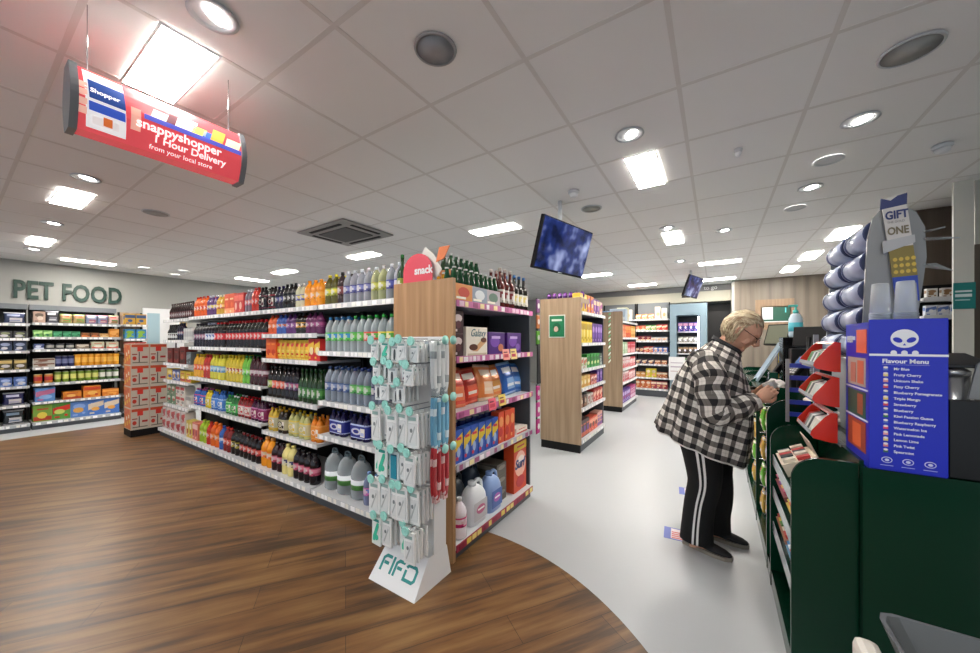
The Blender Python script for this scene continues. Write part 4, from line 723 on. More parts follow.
# ------------------------------------------------------------------ ceiling fittings
LAMP = mat('lamp_panel', 'ffffff', .4, emit='fff8ee', strength=52); SPOT = mat('spot_lamp', 'ffffff', .4, emit='fffaf2', strength=20)
lamps = [(-2.26, .6, 0, 'nearest the hanging red sign'), (-5.1, .66, 0, 'second beyond the red sign'), (-7.7, .72, 0, 'third beyond the red sign'), (-9.0, 1.36, 1, 'in front of the PET FOOD letters'), (-.464, 3.0, 1, 'right of the tilted television'), (-.47, 5.16, 1, 'farther right of the tilted television'),
         (-2.24, 3.6, 0, 'left of the tilted television'), (-4.68, 3.6, 0, 'beyond the ceiling air unit'), (1.33, 6.1, 1, 'nearest the card dispenser'), (1.25, 7.4, 1, 'middle one over the tills'), (1.16, 8.6, 1, 'farthest over the tills'), (.05, 7.2, 0, 'above the shopper, nearer one'),
         (-2.07, 7.24, 0, 'above the farther oak unit'), (.04, 9.15, 0, 'above the shopper, by the back wall'), (-1.5, 9.15, 0, 'above the back wall shelves'), (-8.6, 3.7, 1, 'far left above the drinks, dimmer'), (-7.1, 3.62, 0, 'far left above the drinks, nearer'), (-2.26, -1.8, 0, 'added unseen behind the camera, middle'), (.74, -.6, 0, 'added unseen behind the camera, right')]  # last two are unseen lamps, added to light the shop from behind the camera
for x, y, o_, nm in lamps:
    u = empty('ceiling_light', (x, y, 2.722), o_*PI/2, 'bright rectangular ceiling light ' + nm, 'ceiling light', None)
    m = MB(); m.box(-.31, -.11, 0, .31, -.1, .008); m.box(-.31, .1, 0, .31, .11, .008); m.box(-.31, -.1, 0, -.3, .1, .008); m.box(.3, -.1, 0, .31, .1, .008); m.obj('frame', WHITEP, u)
    m = MB(); m.box(-.3, -.1, .002, .3, .1, .007); m.obj('diffuser', LAMP, u)
spots = [(-1.73, .6, 1, 'nearest, above the red sign'), (-.47, 2.4, 1, 'in front of the television'), (.73, 2.99, 1, 'nearest on the right'), (.7, 3.54, 0, 'brightest round one on the right'), (.69, 4.08, 1, 'third on the right'), (.67, 4.64, 0, 'fourth on the right'), (-4.35, .64, 1, 'second along the left'), (-6.35, .68, 1, 'third along the left'), (-8.4, .72, 1, 'fourth along the left'),
         (-8.89, 2.02, 0, 'left of a close pair by the wall'), (-8.63, 2.52, 0, 'right of the pair by the wall'), (-9.3, 2.59, 0, 'lowest of three by the left wall'), (-.49, 4.65, 1, 'over the white aisle'), (.08, 5.11, 1, 'over the shopper'), (-.51, 6.71, 1, 'small and far over the aisle')]
for x, y, tilt, nm in spots:
    u = empty('downlight', (x, y, 2.722), .6, 'round recessed downlight, ' + nm, 'downlight')
    MB().lathe([(.085, .0075), (.088, .0), (.07, 0), (.066, .006)], 24).obj('bezel', LIGHTM, u)
    MB().lathe([(.066, .0075), (.0, .0076)], 20).obj('recess', BLACKM if tilt else SPOT, u)
    if tilt:
        m = MB(); m.lathe([(.05, -.002), (.05, .0), (0, .001)], 20, sx=.62); m.obj('lamp', SPOT, u).location = (.012, 0, .003)
SPK = mat('speaker_grille', 'a2a2a4', .6); SPK2 = mat('speaker_grille_pale', 'a8a8a4', .6)
for x, y, r, mm, l in ((-1.08, 1.22, .085, SPK, 'dark grey round ceiling speaker near the camera'), (.75, 2.4, .095, SPK2, 'pale round ceiling speaker at upper right'), (-1.06, 3.55, .09, SPK2, 'grey round ceiling speaker behind the television'), (-4.93, 1.21, .1, SPK2, 'pale round ceiling vent left of the air unit')):
    u = empty('ceiling_speaker', (x, y, 2.72), 0, l, 'speaker'); MB().lathe([(r+.012, .009), (r+.01, .003), (r, .002), (r, .009)], 32).obj('rim', LIGHTM if mm == SPK2 else SPK, u); MB().lathe([(r, .004), (0, .003)], 32).obj('grille', mm, u)
for x, y, l in ((-1.07, 3.05, 'white smoke detector above the television'), (1.3, 3.69, 'white dome detector at upper right'), (.13, 3.0, 'small white sensor on the ceiling')):
    s_ = .5 if x == .13 else 1
    u = empty('smoke_detector', (x, y, 2.675), 0, l, 'detector'); MB().lathe([(.02*s_, 0), (.035*s_, .01), (.04*s_, .03)], 20).obj('sensor', WHITEP, u); MB().lathe([(.04*s_, .03), (.05*s_, .04), (.05*s_, .055)], 20).obj('base', LIGHTM, u)
ac = empty('air_unit', (-3.88, 2.72, 2.7), 0, 'square ceiling air conditioning cassette with dark grille', 'air conditioner')
m = MB(); m.box(-.46, -.36, .012, .46, .36, .03, bev=.008); m.obj('frame', mat('ac_frame', '9c9a98', .5), ac)
m = MB(); m.box(-.27, -.19, 0, .27, .19, .013); m.obj('grille', mat('ac_grille', '5a5a5a', .6), ac)
for a, (x0, y0, x1, y1) in enumerate(((-.3, -.3, .3, -.26), (-.3, .26, .3, .3), (-.4, -.2, -.36, .2), (.36, -.2, .4, .2))):
    m = MB(); m.box(x0, y0, .006, x1, y1, .0125); m.obj('louvre', BLACKM, ac)

# hanging sign
hs = empty('hanging_sign', (-2.1, .552, 2.335), PI/2, 'red hanging lightbox sign for 1 hour delivery with grey ends', 'sign')
m = MB(); N = 10; hh = .12; hw = .272
def arc(t): return -.035 - .035*math.cos(t*PI/2)
pr = [(arc(t), t*hh) for t in [-1 + 2*k/N for k in range(N+1)]]
full = [(y_, z_) for y_, z_ in pr] + [(-y_, z_) for y_, z_ in pr[::-1]]
m.loft([[(-hw, y_, z_) for y_, z_ in full], [(hw, y_, z_) for y_, z_ in full]], H('e0404c'), smooth=False, cf=lambda i, k: H('b8b8ba') if k == N else H('dc5058'))
fc = m.obj('face_panel', SIGNM, hs)
EC = mat('sign_end_grey', '7c8086', .35, .3)
for sx_ in (-1, 1):
    m = MB(); m.loft([[(sx_*hw, y_*1.12, z_*1.06) for y_, z_ in full], [(sx_*(hw+.022), y_*1.12, z_*1.06) for y_, z_ in full]], H('6c7076'), smooth=False); m.obj('end_cap', EC, hs)

def curved(m, pts, lift, col):      # a thin printed patch that follows the curved face
    for i in range(len(pts)-1):
        pass
def patch(m, x0, x1, z0, z1, col, lift=.001, sk=0.):
    n = 6; vs = []; fs = []
    for k in range(n+1):
        z = z0 + (z1-z0)*k/n; y_ = arc(z/hh) - lift; o_ = sk*(z-z0); vs += [(x0+o_, y_, z), (x1+o_, y_, z)]
    for k in range(n): fs.append((2*k, 2*k+1, 2*k+3, 2*k+2))
    m.add(vs, fs, col)
m = MB()
patch(m, -.25, -.14, -.105, .112, H('f0eef0'), .0012, -.05); patch(m, -.245, -.145, .0, .075, H('28478c'), .002, -.05); patch(m, -.245, -.145, -.045, -.012, H('3a5ac0'), .002, -.05); patch(m, -.235, -.16, -.09, -.06, H('e8e0e0'), .0025, -.05); patch(m, -.205, -.18, -.085, -.055, H('d87038'), .003, -.05)
for k, z in enumerate((.03, .0, -.035, -.065)): patch(m, -.285, -.25, z, z+.026, H('f0b8a8'), .001)
patch(m, -.13, -.1, -.06, .03, H('f0b0a0'), .001)
m.obj('phone_graphic', SIGNM, hs)
m = MB(); patch(m, -.09, .27, .0, .022, H('5a60c8'), .0012)
for k, (x, w, c_, z1) in enumerate(((-.07, .05, 'f0e8d8', .06), (-.02, .03, '6a3440', .07), (.01, .07, 'f4ece0', .08), (.07, .05, 'e8e070', .06), (.11, .03, '4c74c8', .055), (.14, .05, 'f0b050', .085), (.2, .06, 'f8e8c0', .065))): patch(m, x, x+w, .022, z1, H(c_), .001, .3)
m.obj('basket_graphic', SIGNM, hs)
SW = mat('sign_white', 'ffffff', .4, emit='ffffff', strength=.4)
def wrap_text(s_, size, x, z, bold=0., sx=1.):
    t = text('lettering', s_, size, 0, SW, hs, (0, 0, 0), rot=(0, 0, 0), bold=bold, sx=sx)
    for v in t.data.vertices:
        X_, Z_ = v.co.x + x, v.co.y + z; v.co = (X_, arc(Z_/hh) - .003, Z_)
wrap_text('snappyshopper', .052, -.115, -.04, .0012, .95); wrap_text('1 Hour Delivery', .04, -.06, -.078, .0008); wrap_text('from your local store', .026, -.07, -.108); wrap_text('Shopper', .024, -.243, .025, .0006); 
m = MB()
for sx_ in (-.24, .24): m.tube([(sx_, 0, hh), (sx_, 0, .395)], .0015, 6)
m.obj('hanging_rod', WIRE, hs)

# televisions
def tv(loc, yaw, tilt, w, h, label):
    t = bpy.data.objects.new('television', None); COL.objects.link(t); t.location = loc; t.rotation_euler = Euler((tilt, 0, yaw)); tag(t, label, 'television')
    m = MB(); m.box(-w/2, .0, -h/2, w/2, .04, h/2, bev=.006); m.obj('casing', BLACKM, t)
    scm = bpy.data.materials.get('screen') or mat('screen', '0c1230', .08)
    if not scm.get('done'):
        scm['done'] = 1; nt2 = scm.node_tree; bb_ = nt2.nodes['Principled BSDF']; tc_ = nt2.nodes.new('ShaderNodeTexCoord'); nn = nt2.nodes.new('ShaderNodeTexNoise'); nn.inputs['Scale'].default_value = 5.; nn.inputs['Detail'].default_value = 2
        cr = nt2.nodes.new('ShaderNodeValToRGB'); e_ = cr.color_ramp.elements; e_[0].position = .38; e_[0].color = (*H('0a1024'), 1); e_[1].position = .75; e_[1].color = (*H('b8c4f0'), 1); kk = cr.color_ramp.elements.new(.52); kk.color = (*H('26356e'), 1)
        nt2.links.new(tc_.outputs['Object'], nn.inputs['Vector']); nt2.links.new(nn.outputs['Fac'], cr.inputs[0]); nt2.links.new(cr.outputs[0], bb_.inputs['Emission Color']); bb_.inputs['Emission Strength'].default_value = .55
    m = MB(); m.box(-w/2+.012, -.003, -h/2+.018, w/2-.012, 0, h/2-.012); m.obj('screen', scm, t)
    m = MB(); m.box(-.03, -.004, -h/2+.005, .03, 0, -h/2+.012, H('c8ccd0')); m.obj('badge', CARD, t)
    up_ = Euler((tilt, 0, yaw)).to_matrix().inverted() @ Vector((0, 0, 1))
    c0 = Vector((0, .06, 0)); c1 = c0 + up_*((2.73-loc[2]) / 1.0)
    m = MB(); m.tube([c0, c1], .02, 10); m.box(-.1, .035, -.1, .1, .075, .1); m.obj('ceiling_bracket', LIGHTM, t)
tv((-1.205, 3.198, 2.262), 1.333, .282, .8, .464, 'large black television tilted down from the ceiling')
tv((-.354, 7.765, 2.41), 1.294, .328, .7, .406, 'small distant television hanging above the shopper')

# ------------------------------------------------------------------ till counter on the right
ct = empty('till_counter', (0, 0, 0), 0, 'dark green till counter with cream worktop on the right', 'counter')
m = MB(); m.box(.462, 1.86, 0, 1.25, 1.9, .925); m.obj('front_panel', GREEN, ct)
m = MB(); m.box(.462, 1.901, 0, .53, 6.2, .94); m.obj('side_panel', GREEN, ct)
m = MB(); m.box(.531, 1.901, .88, 1.159, 2.1, .925, bev=.004); m.obj('worktop', mat('cream_worktop', 'd8d4c8', .35), ct); m = MB(); m.box(.531, 2.101, .88, 1.159, 6.2, .925, bev=.004); m.obj('worktop', mat('dark_worktop', '1c2622', .4), ct)
m = MB(); m.box(1.16, 1.905, 0, 1.2, 6.2, .879); m.obj('inner_panel', GREEN, ct)
cf = empty('sweet_display', (0, 0, 0), 0, 'dark green impulse display with arched dividers along the counter', 'display unit')
def divider(y, x0=.262, x1=.46, zt=.925, r=.1):
    m = MB(); pts = [(x1, .0), (x0, .0), (x0, zt-r)] + [(x0 + r - r*math.cos(a), zt - r + r*math.sin(a)) for a in [PI/2*k/8 for k in range(1, 9)]] + [(x1, zt)]
    m.poly(pts, y, y+.018); return m.obj('divider', GREEN, cf)
for y in (1.9, 2.56): divider(y)
def tall_divider(y, x0=.262, zt=1.04, r=.11):
    m = MB(); pts = [(.461, .0), (x0, .0), (x0, zt-r)] + [(x0 + r - r*math.cos(a), zt - r + r*math.sin(a)) for a in [PI/2*k/8 for k in range(1, 9)]] + [(.54, zt), (.66, .945), (.461, .945)]
    m.poly(pts, y, y+.018); m.obj('divider', GREEN, cf)
for y in (2.74, 3.42, 4.28, 5.1, 5.88): tall_divider(y)
m = MB(); m.box(.29, 3.44, .975, .46, 5.87, 1.0); m.obj('top_ledge', GREEN, cf)
m = MB(); m.box(.265, 1.92, 0, .46, 5.9, .09); m.obj('base_deck', GREEN, cf)
for ya, yb in ((1.92, 2.555),):
    for z in (.32, .52, .70):
        m = MB(); M_ = Matrix.Translation((.0, 0, z)); m.add([(.275, ya, z), (.275, yb, z), (.455, yb, z+.09), (.455, ya, z+.09), (.275, ya, z-.008), (.275, yb, z-.008), (.455, yb, z+.082), (.455, ya, z+.082)], [(0,1,2,3),(7,6,5,4),(0,4,5,1),(1,5,6,2),(2,6,7,3),(3,7,4,0)])
        s_ = m.obj('sloped_shelf', GREEN, cf); m = MB(); m.box(.272, ya, z-.008, .276, yb, z+.05); m.obj('clear_lip', PLAST, s_)
# goods in the display
def slopebox(y, z, w, h, base, a1, lab, seed, nm='sweet_box', d=.15):
    m = MB(); m.box(-w/2, -d/2, 0, w/2, d/2, .06, H(base)); m.box(-w/2, d/2-.004, .06, w/2, d/2, h, H(base)); q = random.Random(seed)
    for k in range(5):
        for j in range(2): m.box(-w/2+.01+k*(w-.02)/5, -d/2+.012+j*.06, .05, -w/2+.006+(k+1)*(w-.02)/5, -d/2+.065+j*.06, .075+.01*q.random(), H(a1[(k+j) % len(a1)]))
    m.box(-w/2+.01, -d/2-.001, .01, w/2-.01, -d/2, .05, H(a1[0])); o = m.obj(nm, CARD, None, (.37, y, z + .05), (math.radians(24), 0, -PI/2)); tag(o, lab, 'box'); return o
slopebox(2.38, .70, .22, .14, 'e4d8c4', ('3c4448', 'e0d8c8', 'b83c3c'), 'open cream box of packets on top shelf of green display', 1)
slopebox(2.36, .555, .28, .12, '8a4a50', ('c85a80', 'd8b890', '7a4a9a', 'f0d060'), 'open box of pink and purple sweets, middle of green display', 2)
slopebox(2.34, .355, .28, .12, '9a6a50', ('b83430', 'e0c050', '4c8a48', 'd8d0c0'), 'open box of red and yellow sweets, lower green display', 3)
slopebox(2.05, .555, .22, .1, 'c8a850', ('d8c040', 'c84838', '3c78b0'), 'yellow box of bars nearest the camera in green display', 4)
slopebox(2.05, .355, .22, .1, '4c7a9a', ('3c78b0', 'e8e8e8', 'd85a48'), 'blue box of bars nearest the camera in green display', 5)
rk = empty('wire_rack', (.40, 0, 0), 0, 'wire hook rack inside the taller green display', 'rack')
m = MB()
for z in (.30, .50, .70, .92): m.tube([(-.004, 2.78, z), (-.004, 3.40, z)], .004, 6); m.tube([(-.004, 3.46, z), (-.004, 4.26, z)], .004, 6)
for y in (2.78, 3.1, 3.6, 4.2): m.tube([(-.004, y, .1), (-.004, y, .92)], .004, 6)
for y in (2.86, 3.04, 3.22, 3.36, 3.6, 3.84, 4.08):
    for z in (.30, .50, .70, .92): m.tube([(-.004, y, z), (-.12, y, z)], .003, 6)
m.obj('frame', WIRE, rk)
cols = [('6cb83c', 'c83c2c', 'green and red'), ('d8d8ec', '5a50a8', 'white and violet'), ('8aa0b8', 'c8ccd0', 'grey blue'), ('d8b050', 'a86a30', 'gold'), ('d8c0a8', 'b8403c', 'cream and red'), ('c84a5c', 'f0d8c0', 'rose')]
for yi, y in enumerate((2.86, 3.04, 3.22, 3.36, 3.6, 3.84, 4.08)):
    for zi, z in enumerate((.92, .70, .50, .30)):
        c_ = cols[0] if zi == 0 and yi < 5 else (cols[3] if zi == 3 else cols[(yi*2+zi*3) % 6])
        p = pouch(.15 if zi == 0 else .10, .05, .19 if zi == 0 else .17, c_[0], c_[1], 'e8e0d0', seed=300+zi, name='sweet_bag')
        p.put((.305 + .01*(yi % 3), y, z-.2), 0, f"{c_[2]} sweet bag, {('top','second','third','lowest')[zi]} hook row, {('nearest','second','third','fourth','fifth','sixth','farthest')[yi]} column", 'sweet bags hanging by the shopper', rot=(0, math.radians(4), -PI/2))

# vape display with flavour menu
vd = empty('vape_display', (.475, 1.85, .93), 0, 'blue vape display box with skull Flavour Menu panel', 'display')
BLUE = mat('royal_blue_print', '1c2cc0', .35)
m = MB(); m.box(0, -.003, -.0, .19, .006, .545, bev=.002); mp_ = m.obj('menu_panel', BLUE, vd)
WPR = mat('white_print', 'f0f2fa', .4)
m = MB(); m.ell(.088, -.0038, -.003, .475, .034, .033, H('f0f2fa'), seg=24); 
for s_ in (-1, 1):
    m.poly([(.088+s_*(.0165 + .0125*math.cos(t)*math.cos(.55) - .0085*math.sin(t)*math.sin(.55)), .470 + .0125*math.cos(t)*math.sin(.55) + .0085*math.sin(t)*math.cos(.55)) for t in [2*PI*k/16 for k in range(16)]][::s_], -.0046, -.0038, H('1c2cc0'))
m.poly([(.088, .458), (.084, .451), (.092, .451)], -.0046, -.0038, H('1c2cc0'))
m.box(.0, -.0038, .412, .19, -.003, .42, H('f0f2fa'))
for k in range(3): m.ell(.062+.026*k, -.004, -.003, .424, .008, .009, H('f0f2fa'))
m.box(.033, -.0036, .381, .148, -.003, .3815, H('f0f2fa'))
m.obj('skull_logo', CARD, mp_)
text('lettering', 'Flavour Menu', .021, .0003, WPR, mp_, (.033, -.0034, .387), bold=.0006, sx=.97)
flav = ['Mr Blue', 'Fruity Cherry', 'Unicorn Shake', 'Fizzy Cherry', 'Blueberry Pomegranate', 'Triple Mango', 'Strawberry', 'Blueberry', 'Kiwi Passion Guava', 'Blueberry Raspberry', 'Watermelon Ice', 'Pink Lemonade', 'Lemon Lime', 'Pink Twist', 'Spearmint']
fcols = ['5a78d0', 'e8d88a', 'e09a9a', 'd84a5a', '4a68b8', 'e8d070', 'd84858', '4a68c0', '2c7a4c', '4a6ac8', 'e04a7a', 'e8a0a8', 'e8d878', 'e0888a', '3c6a5c']
m = MB()
for k, f in enumerate(flav):
    z = .362 - k*.0212
    m.box(.036, -.0042, z-.002, .048, -.003, z+.010, H(fcols[k])); m.ell(.042, -.0046, -.003, z+.009, .006, .004, H('f0e8e8'), seg=10)
    text('lettering', f, .0125, .0002, WPR, mp_, (.062, -.0034, z), bold=.0003, sx=.95)
m.obj('flavour_icon', CARD, mp_)
m = MB()
for k in range(3):
    x = .045+.052*k; m.ell(x, -.0036, -.003, .037, .014, .011, H('d8dcf4'), seg=20); m.ell(x, -.0042, -.0036, .037, .0115, .0085, H('1c2cc0'), seg=20); m.ell(x, -.0046, -.0042, .037, .006, .005, H('d8dcf4'), seg=8); m.box(x-.016, -.0036, .016, x+.016, -.003, .018, H('c0c8f0'))
m.obj('round_badge', CARD, mp_)
m = MB(); m.box(-.0, .007, 0, .006, .27, .53); m.box(.007, .262, 0, .185, .27, .53); m.box(.184, .007, 0, .19, .262, .53); m.box(.0, .007, -.004, .19, .27, .0); m.box(.0, .007, .531, .19, .27, .536); sp_ = m.obj('side_panel', BLUE, vd)
m = MB()
M90 = Matrix.Rotation(-PI/2, 4, 'Z')
def sidep(y0, y1, z0, z1, c_, t=.001): m.box(-t, y0, z0, 0, y1, z1, H(c_))
sidep(.02, .13, .42, .51, 'f06a4a', .002); sidep(.15, .25, .47, .485, 'e8ecf8', .0015)
sidep(.03, .24, .29, .4, 'b8a8a0'); sidep(.05, .12, .3, .39, 'd86a50', .0015); sidep(.14, .2, .3, .38, 'c87a6a', .0018); sidep(.03, .24, .17, .27, '2c5a4c'); sidep(.06, .12, .18, .26, 'a8583c', .0015); sidep(.03, .24, .04, .155, 'a84830'); sidep(.08, .18, .05, .14, 'e06a3c', .0015)
for z in (.28, .165): sidep(.0+.008, .262, z-.003, z+.003, 'e8ecf8', .0022)
m.obj('side_graphics', CARD, sp_)
text('lettering', '1000', .04, .0003, WPR, sp_, (-.0025, .25, .49-.03), rot=(PI/2, 0, -PI/2), bold=.0006)
# red dispenser trays
RED = mat('red_tray', 'd8301c', .25)
rr = empty('dispenser_rack', (.40, 2.13, .93), 0, 'grey and blue rack holding the red dispenser trays', 'rack')
m = MB()
m.box(.06, .5, 0, .08, .52, .5); m.box(-.06, .5, 0, -.045, .52, .36)
m.box(.06, .0, 0, .08, .52, .012); m.obj('frame', GREYM, rr)
m = MB()
for k in range(5): m.box(-.0465, .52, .03+.07*k, .05, .525, .055+.07*k, H('2c48c0'))
m.obj('blue_slats', CARD, rr)
def red_tray(y, x, z, L_, lab, seed):
    t = bpy.data.objects.new('dispenser_tray', None); COL.objects.link(t); t.location = (x, y, z); tag(t, lab, 'tray')
    m = MB(); out = [(.0, .118), (-.018, .12), (-.04, .1), (-.085, .035), (-.09, .015), (-.08, .0), (-.02, -.012), (.0, -.012)]
    m.poly(out, 0, .008); m.poly(out, L_, L_+.008)
    for k in range(3): m.ell(-.045+.012*k, -.001, 0, .03, .004, .007, H('701810'), seg=8)
    m.poly([(.0, .118), (-.02, .122), (-.028, .112), (.0, .108)], .008, L_); m.obj('red_end', RED, t)
    m = MB(); m.poly([(-.088, .03), (-.09, .015), (-.08, .0), (-.02, -.012), (-.02, -.009), (-.078, .003), (-.087, .016), (-.085, .03)], .0085, L_-.0005); m.obj('clear_front', PLAST, t); q = random.Random(seed)
    m = MB(); n = 9
    for k in range(n):
        yy = .012 + k*(L_-.024)/n; w_ = (L_-.03)/n*.9; c_ = H(q.choice(('e0dcd4', '8a9a9c', '3c4448', '4c8a54', 'd8dce0', 'b83c34', 'd0d4d0')))
        m.add([(-.07, yy, .006), (-.005, yy, .0), (-.005, yy, .085), (-.045, yy, .07), (-.07, yy+w_, .006), (-.005, yy+w_, .0), (-.005, yy+w_, .085), (-.045, yy+w_, .07)], [(0,1,2,3),(7,6,5,4),(0,4,5,1),(1,5,6,2),(2,6,7,3),(3,7,4,0)], c_)
    m.obj('packet_row', CARD, t)
for k, (y, x, z) in enumerate(((2.135, .462, 1.27), (2.135, .458, 1.115), (2.135, .452, .955))):
    red_tray(y, x, z, .32, ('topmost red ended tray beside the blue display', 'middle red ended tray beside the blue display', 'lowest red ended tray, holding green packets')[k], k)

# card dispenser with clear tubes
sd_ = empty('card_dispenser', (0, 2.25, 0), 0, 'grey curved card dispenser with rows of clear tubes', 'dispenser')
GP = mat('grey_acrylic', '8e9192', .3)
pts = [(.55, 1.35), (.56, 1.5), (.567, 1.7), (.574, 1.86), (.59, 1.945), (.62, 1.985), (.68, 1.985), (.72, 1.95), (.745, 1.88), (.75, 1.75), (.73, 1.55), (.70, 1.35)]
for yy in (0, .60):
    m = MB(); m.poly(pts, yy, yy+.012); m.obj('side_panel', GP, sd_)
m = MB(); m.box(.58, 0.03, .925, .74, .61, 1.30); m.obj('pedestal', GREYM, sd_)
@memo
def tubeM():
    m = MB(); m.lathe([(.052, 0), (.060, .006), (.060, .25), (.055, .256)], 24, cols=[H('5a6488'), H('c4cce2'), H('c4cce2')], M=Matrix.Rotation(-PI/2, 4, 'X')); return m.mesh('clear_tube', clear_mat('tube_clear', 'c4cce4', .42, .1, attr=True))
def tubeI():
    m = MB(); m.lathe([(.05, .008), (.052, .012), (.052, .06), (.052, .17), (.052, .245)], 16, M=Matrix.Rotation(-PI/2, 4, 'X'), cols=[H('7480a8'), H('98a4cc'), H('7886b8'), H('a8b0d0')]); return m.mesh('card_roll', CARD)
TM = tubeM(); TI = tubeI()
SM = MB().lathe([(.055, .257), (.062, .26), (.062, .278), (.055, .282)], 24, M=Matrix.Rotation(-PI/2, 4, 'X')).mesh('tube_band', mat('tube_band', '4a5478', .3))
for r_, (x, z) in enumerate(((.622, 1.885), (.612, 1.755), (.606, 1.625), (.60, 1.50), (.596, 1.375))):
    for j in range(2):
        o = bpy.data.objects.new('clear_tube', TM); COL.objects.link(o); o.parent = sd_; o.location = (x - .012*j, .016 + j*.286, z)
        for nm_, me_ in (('card_roll', TI), ('tube_band', SM)):
            k_o = bpy.data.objects.new(nm_, me_); COL.objects.link(k_o); k_o.parent = o
gt = MB(); gt.poly([(-.035, .22), (-.045, .42), (.02, .43), (.03, .22)], -.006, 0, H('d4d0cc')); gt.poly([(-.05, .38), (-.045, .425), (-.02, .41), (0, .425), (.025, .43), (.022, .385)], -.007, 0, H('27356e'))
gt.poly([(-.03, .10), (-.035, .22), (.03, .22), (.035, .1)], -.006, 0, H('8a7a3a')); gt.poly([(-.025, 0), (-.03, .1), (.035, .1), (.035, .0)], -.006, 0, H('2446b0'))
for k in range(12): gt.ell(-.02+.016*(k % 4), -.0075, -.006, .12+.025*(k//4), .006, .008, H('d8b84a'), seg=8)
gt.poly([(-.05, .2), (-.05, .25), (.035, .26), (.035, .23)], -.009, -.006, H('b8babc'))
go = gt.obj('gift_tag', CARD, None, (.684, 2.235, 1.565), (0, math.radians(-3), 0)); go.scale = (1.12, 1, 1.08); tag(go, 'tall GIFT ONE card hanging on the grey dispenser side', 'sign')
text('lettering', 'GIFT', .045, .0008, mat('navy_ink', '27356e', .4), go, (-.038, -.008, .335), rot=(PI/2, 0, 0), sx=.66, bold=.0014)
text('lettering', 'ONE', .042, .0008, mat('bronze_ink', '7c7258', .4), go, (-.035, -.008, .272), rot=(PI/2, 0, 0), sx=.64, bold=.0012)
text('lettering', 'THE GOLD', .012, .0004, mat('grey_ink', '8a8a86', .4), go, (-.034, -.008, .318), sx=.8)
# hanging tabs on the dispenser's right
for k, (z, l_) in enumerate(((1.86, .05), (1.83, .09), (1.72, .07))): tabs = MB(); tabs.add([(.74, -.02, z), (.74+l_, -.03, z+.005-.02*k), (.74+l_*.9, .08, z+.015), (.74, .08, z+.01), (.74, -.02, z-.004), (.74+l_, -.03, z+.001-.02*k), (.74+l_*.9, .08, z+.011), (.74, .08, z+.006)], [(0,1,2,3),(7,6,5,4),(0,4,5,1),(1,5,6,2),(2,6,7,3),(3,7,4,0)]); tabs.obj('clear_tab', PLAST, sd_)
# clear cups on the vape display
@memo
def cup():
    m = MB()
    for k in range(6): m.lathe([(.031, .0+k*.006), (.0325, .003+k*.006), (.030, .006+k*.006)], 18, H('dfe6ea'))
    m.lathe([(.030, .036), (.024, .15), (.023, .153)], 18, H('f0f4f6')); return Proto('cup_stack', 'cups', m.mesh('cup_stack', CLEAR), .06, .06, .13)
for k, (x, y) in enumerate(((.545, 2.0), (.60, 1.96), (.625, 2.03))):
    cup().put((x, y, 1.468), 0, ('left', 'middle', 'right')[k] + ' clear plastic cup stack on the blue display box', 'clear cup stacks')
mt = MB(); mt.lathe([(.04, .0), (.042, .15), (.038, .155), (.04, .16), (.042, .35)], 24, H('b0b2b4')); mt.lathe([(.044, .35), (.044, .365), (.03, .375)], 24, H('18181a'))
tag(mt.obj('metal_canister', mat('brushed_steel', 'b0b2b4', .25, .9), None, (.715, 1.97, .925)), 'tall steel canister right of the flavour menu', 'canister')
m = MB(); m.box(.03, 0, 0, .2, .02, .27, bev=.004); m.box(.07, .02, 0, .16, .1, .02)
tag(m.obj('till_screen', mat('screen_back', '08080a', .35), None, (.645, 1.86-.04+.05, .926)), 'black panel standing on the cream worktop by the menu', 'screen')
m = MB(); m.box(0, 0, .0, .13, .1, .012, bev=.004); m.add([(.0, .0, .012), (.13, 0, .012), (.1, .1, .05), (.02, .1, .05)], [(0, 1, 2, 3)]); o = m.obj('black_lid', mat('soft_black', '1a1a1e', .3), None, (.67, 1.93, 1.302)); tag(o, 'black hinged lid on top of the steel canister', 'lid')
m = MB(); m.poly([(0, 0), (.2, 0), (.2, .2), (.07, .18), (.02, .12)], 0, .01, H('8e9192')); m.ell(.07, -.002, 0, .095, .014, .017, H('101012')); tag(m.obj('grey_bracket', CARD, None, (.735, 1.92, 1.195)), 'grey curved bracket with round hole at right edge', 'bracket')
m = MB(); m.box(.0, 0, -.27, .02, .01, 0); m.obj('support_leg', GREYM, bpy.data.objects['grey_bracket'], (.08, 0, 0))

# gantry behind the counter
shelf_unit('tobacco_gantry', 'dark wall shelving with white packets behind the counter', 'shelves', 1.66, 5.05, 0, .9, .35, [1.63, 1.80, 1.2], 'c8ccd0', base=.5, back=1.95, tickets=False)
G_ = Shelf(1.66, 5.05, 0)
G_.fill(1.63, .02, .88, [(pack(.07, .05, .1, 'd8dce4', '5a78b8', 'e8e8e8', seed=400), 6, 'white and blue packet'), (pack(.07, .05, .11, 'a8b8d8', '3c58a0', seed=401), 5, 'light blue packet')], 'middle gantry shelf')
G_.fill(1.80, .02, .88, [(pack(.07, .05, .09, 'd0d0cc', '8a6a4a', seed=402), 9, 'off-white packet')], 'top gantry shelf')

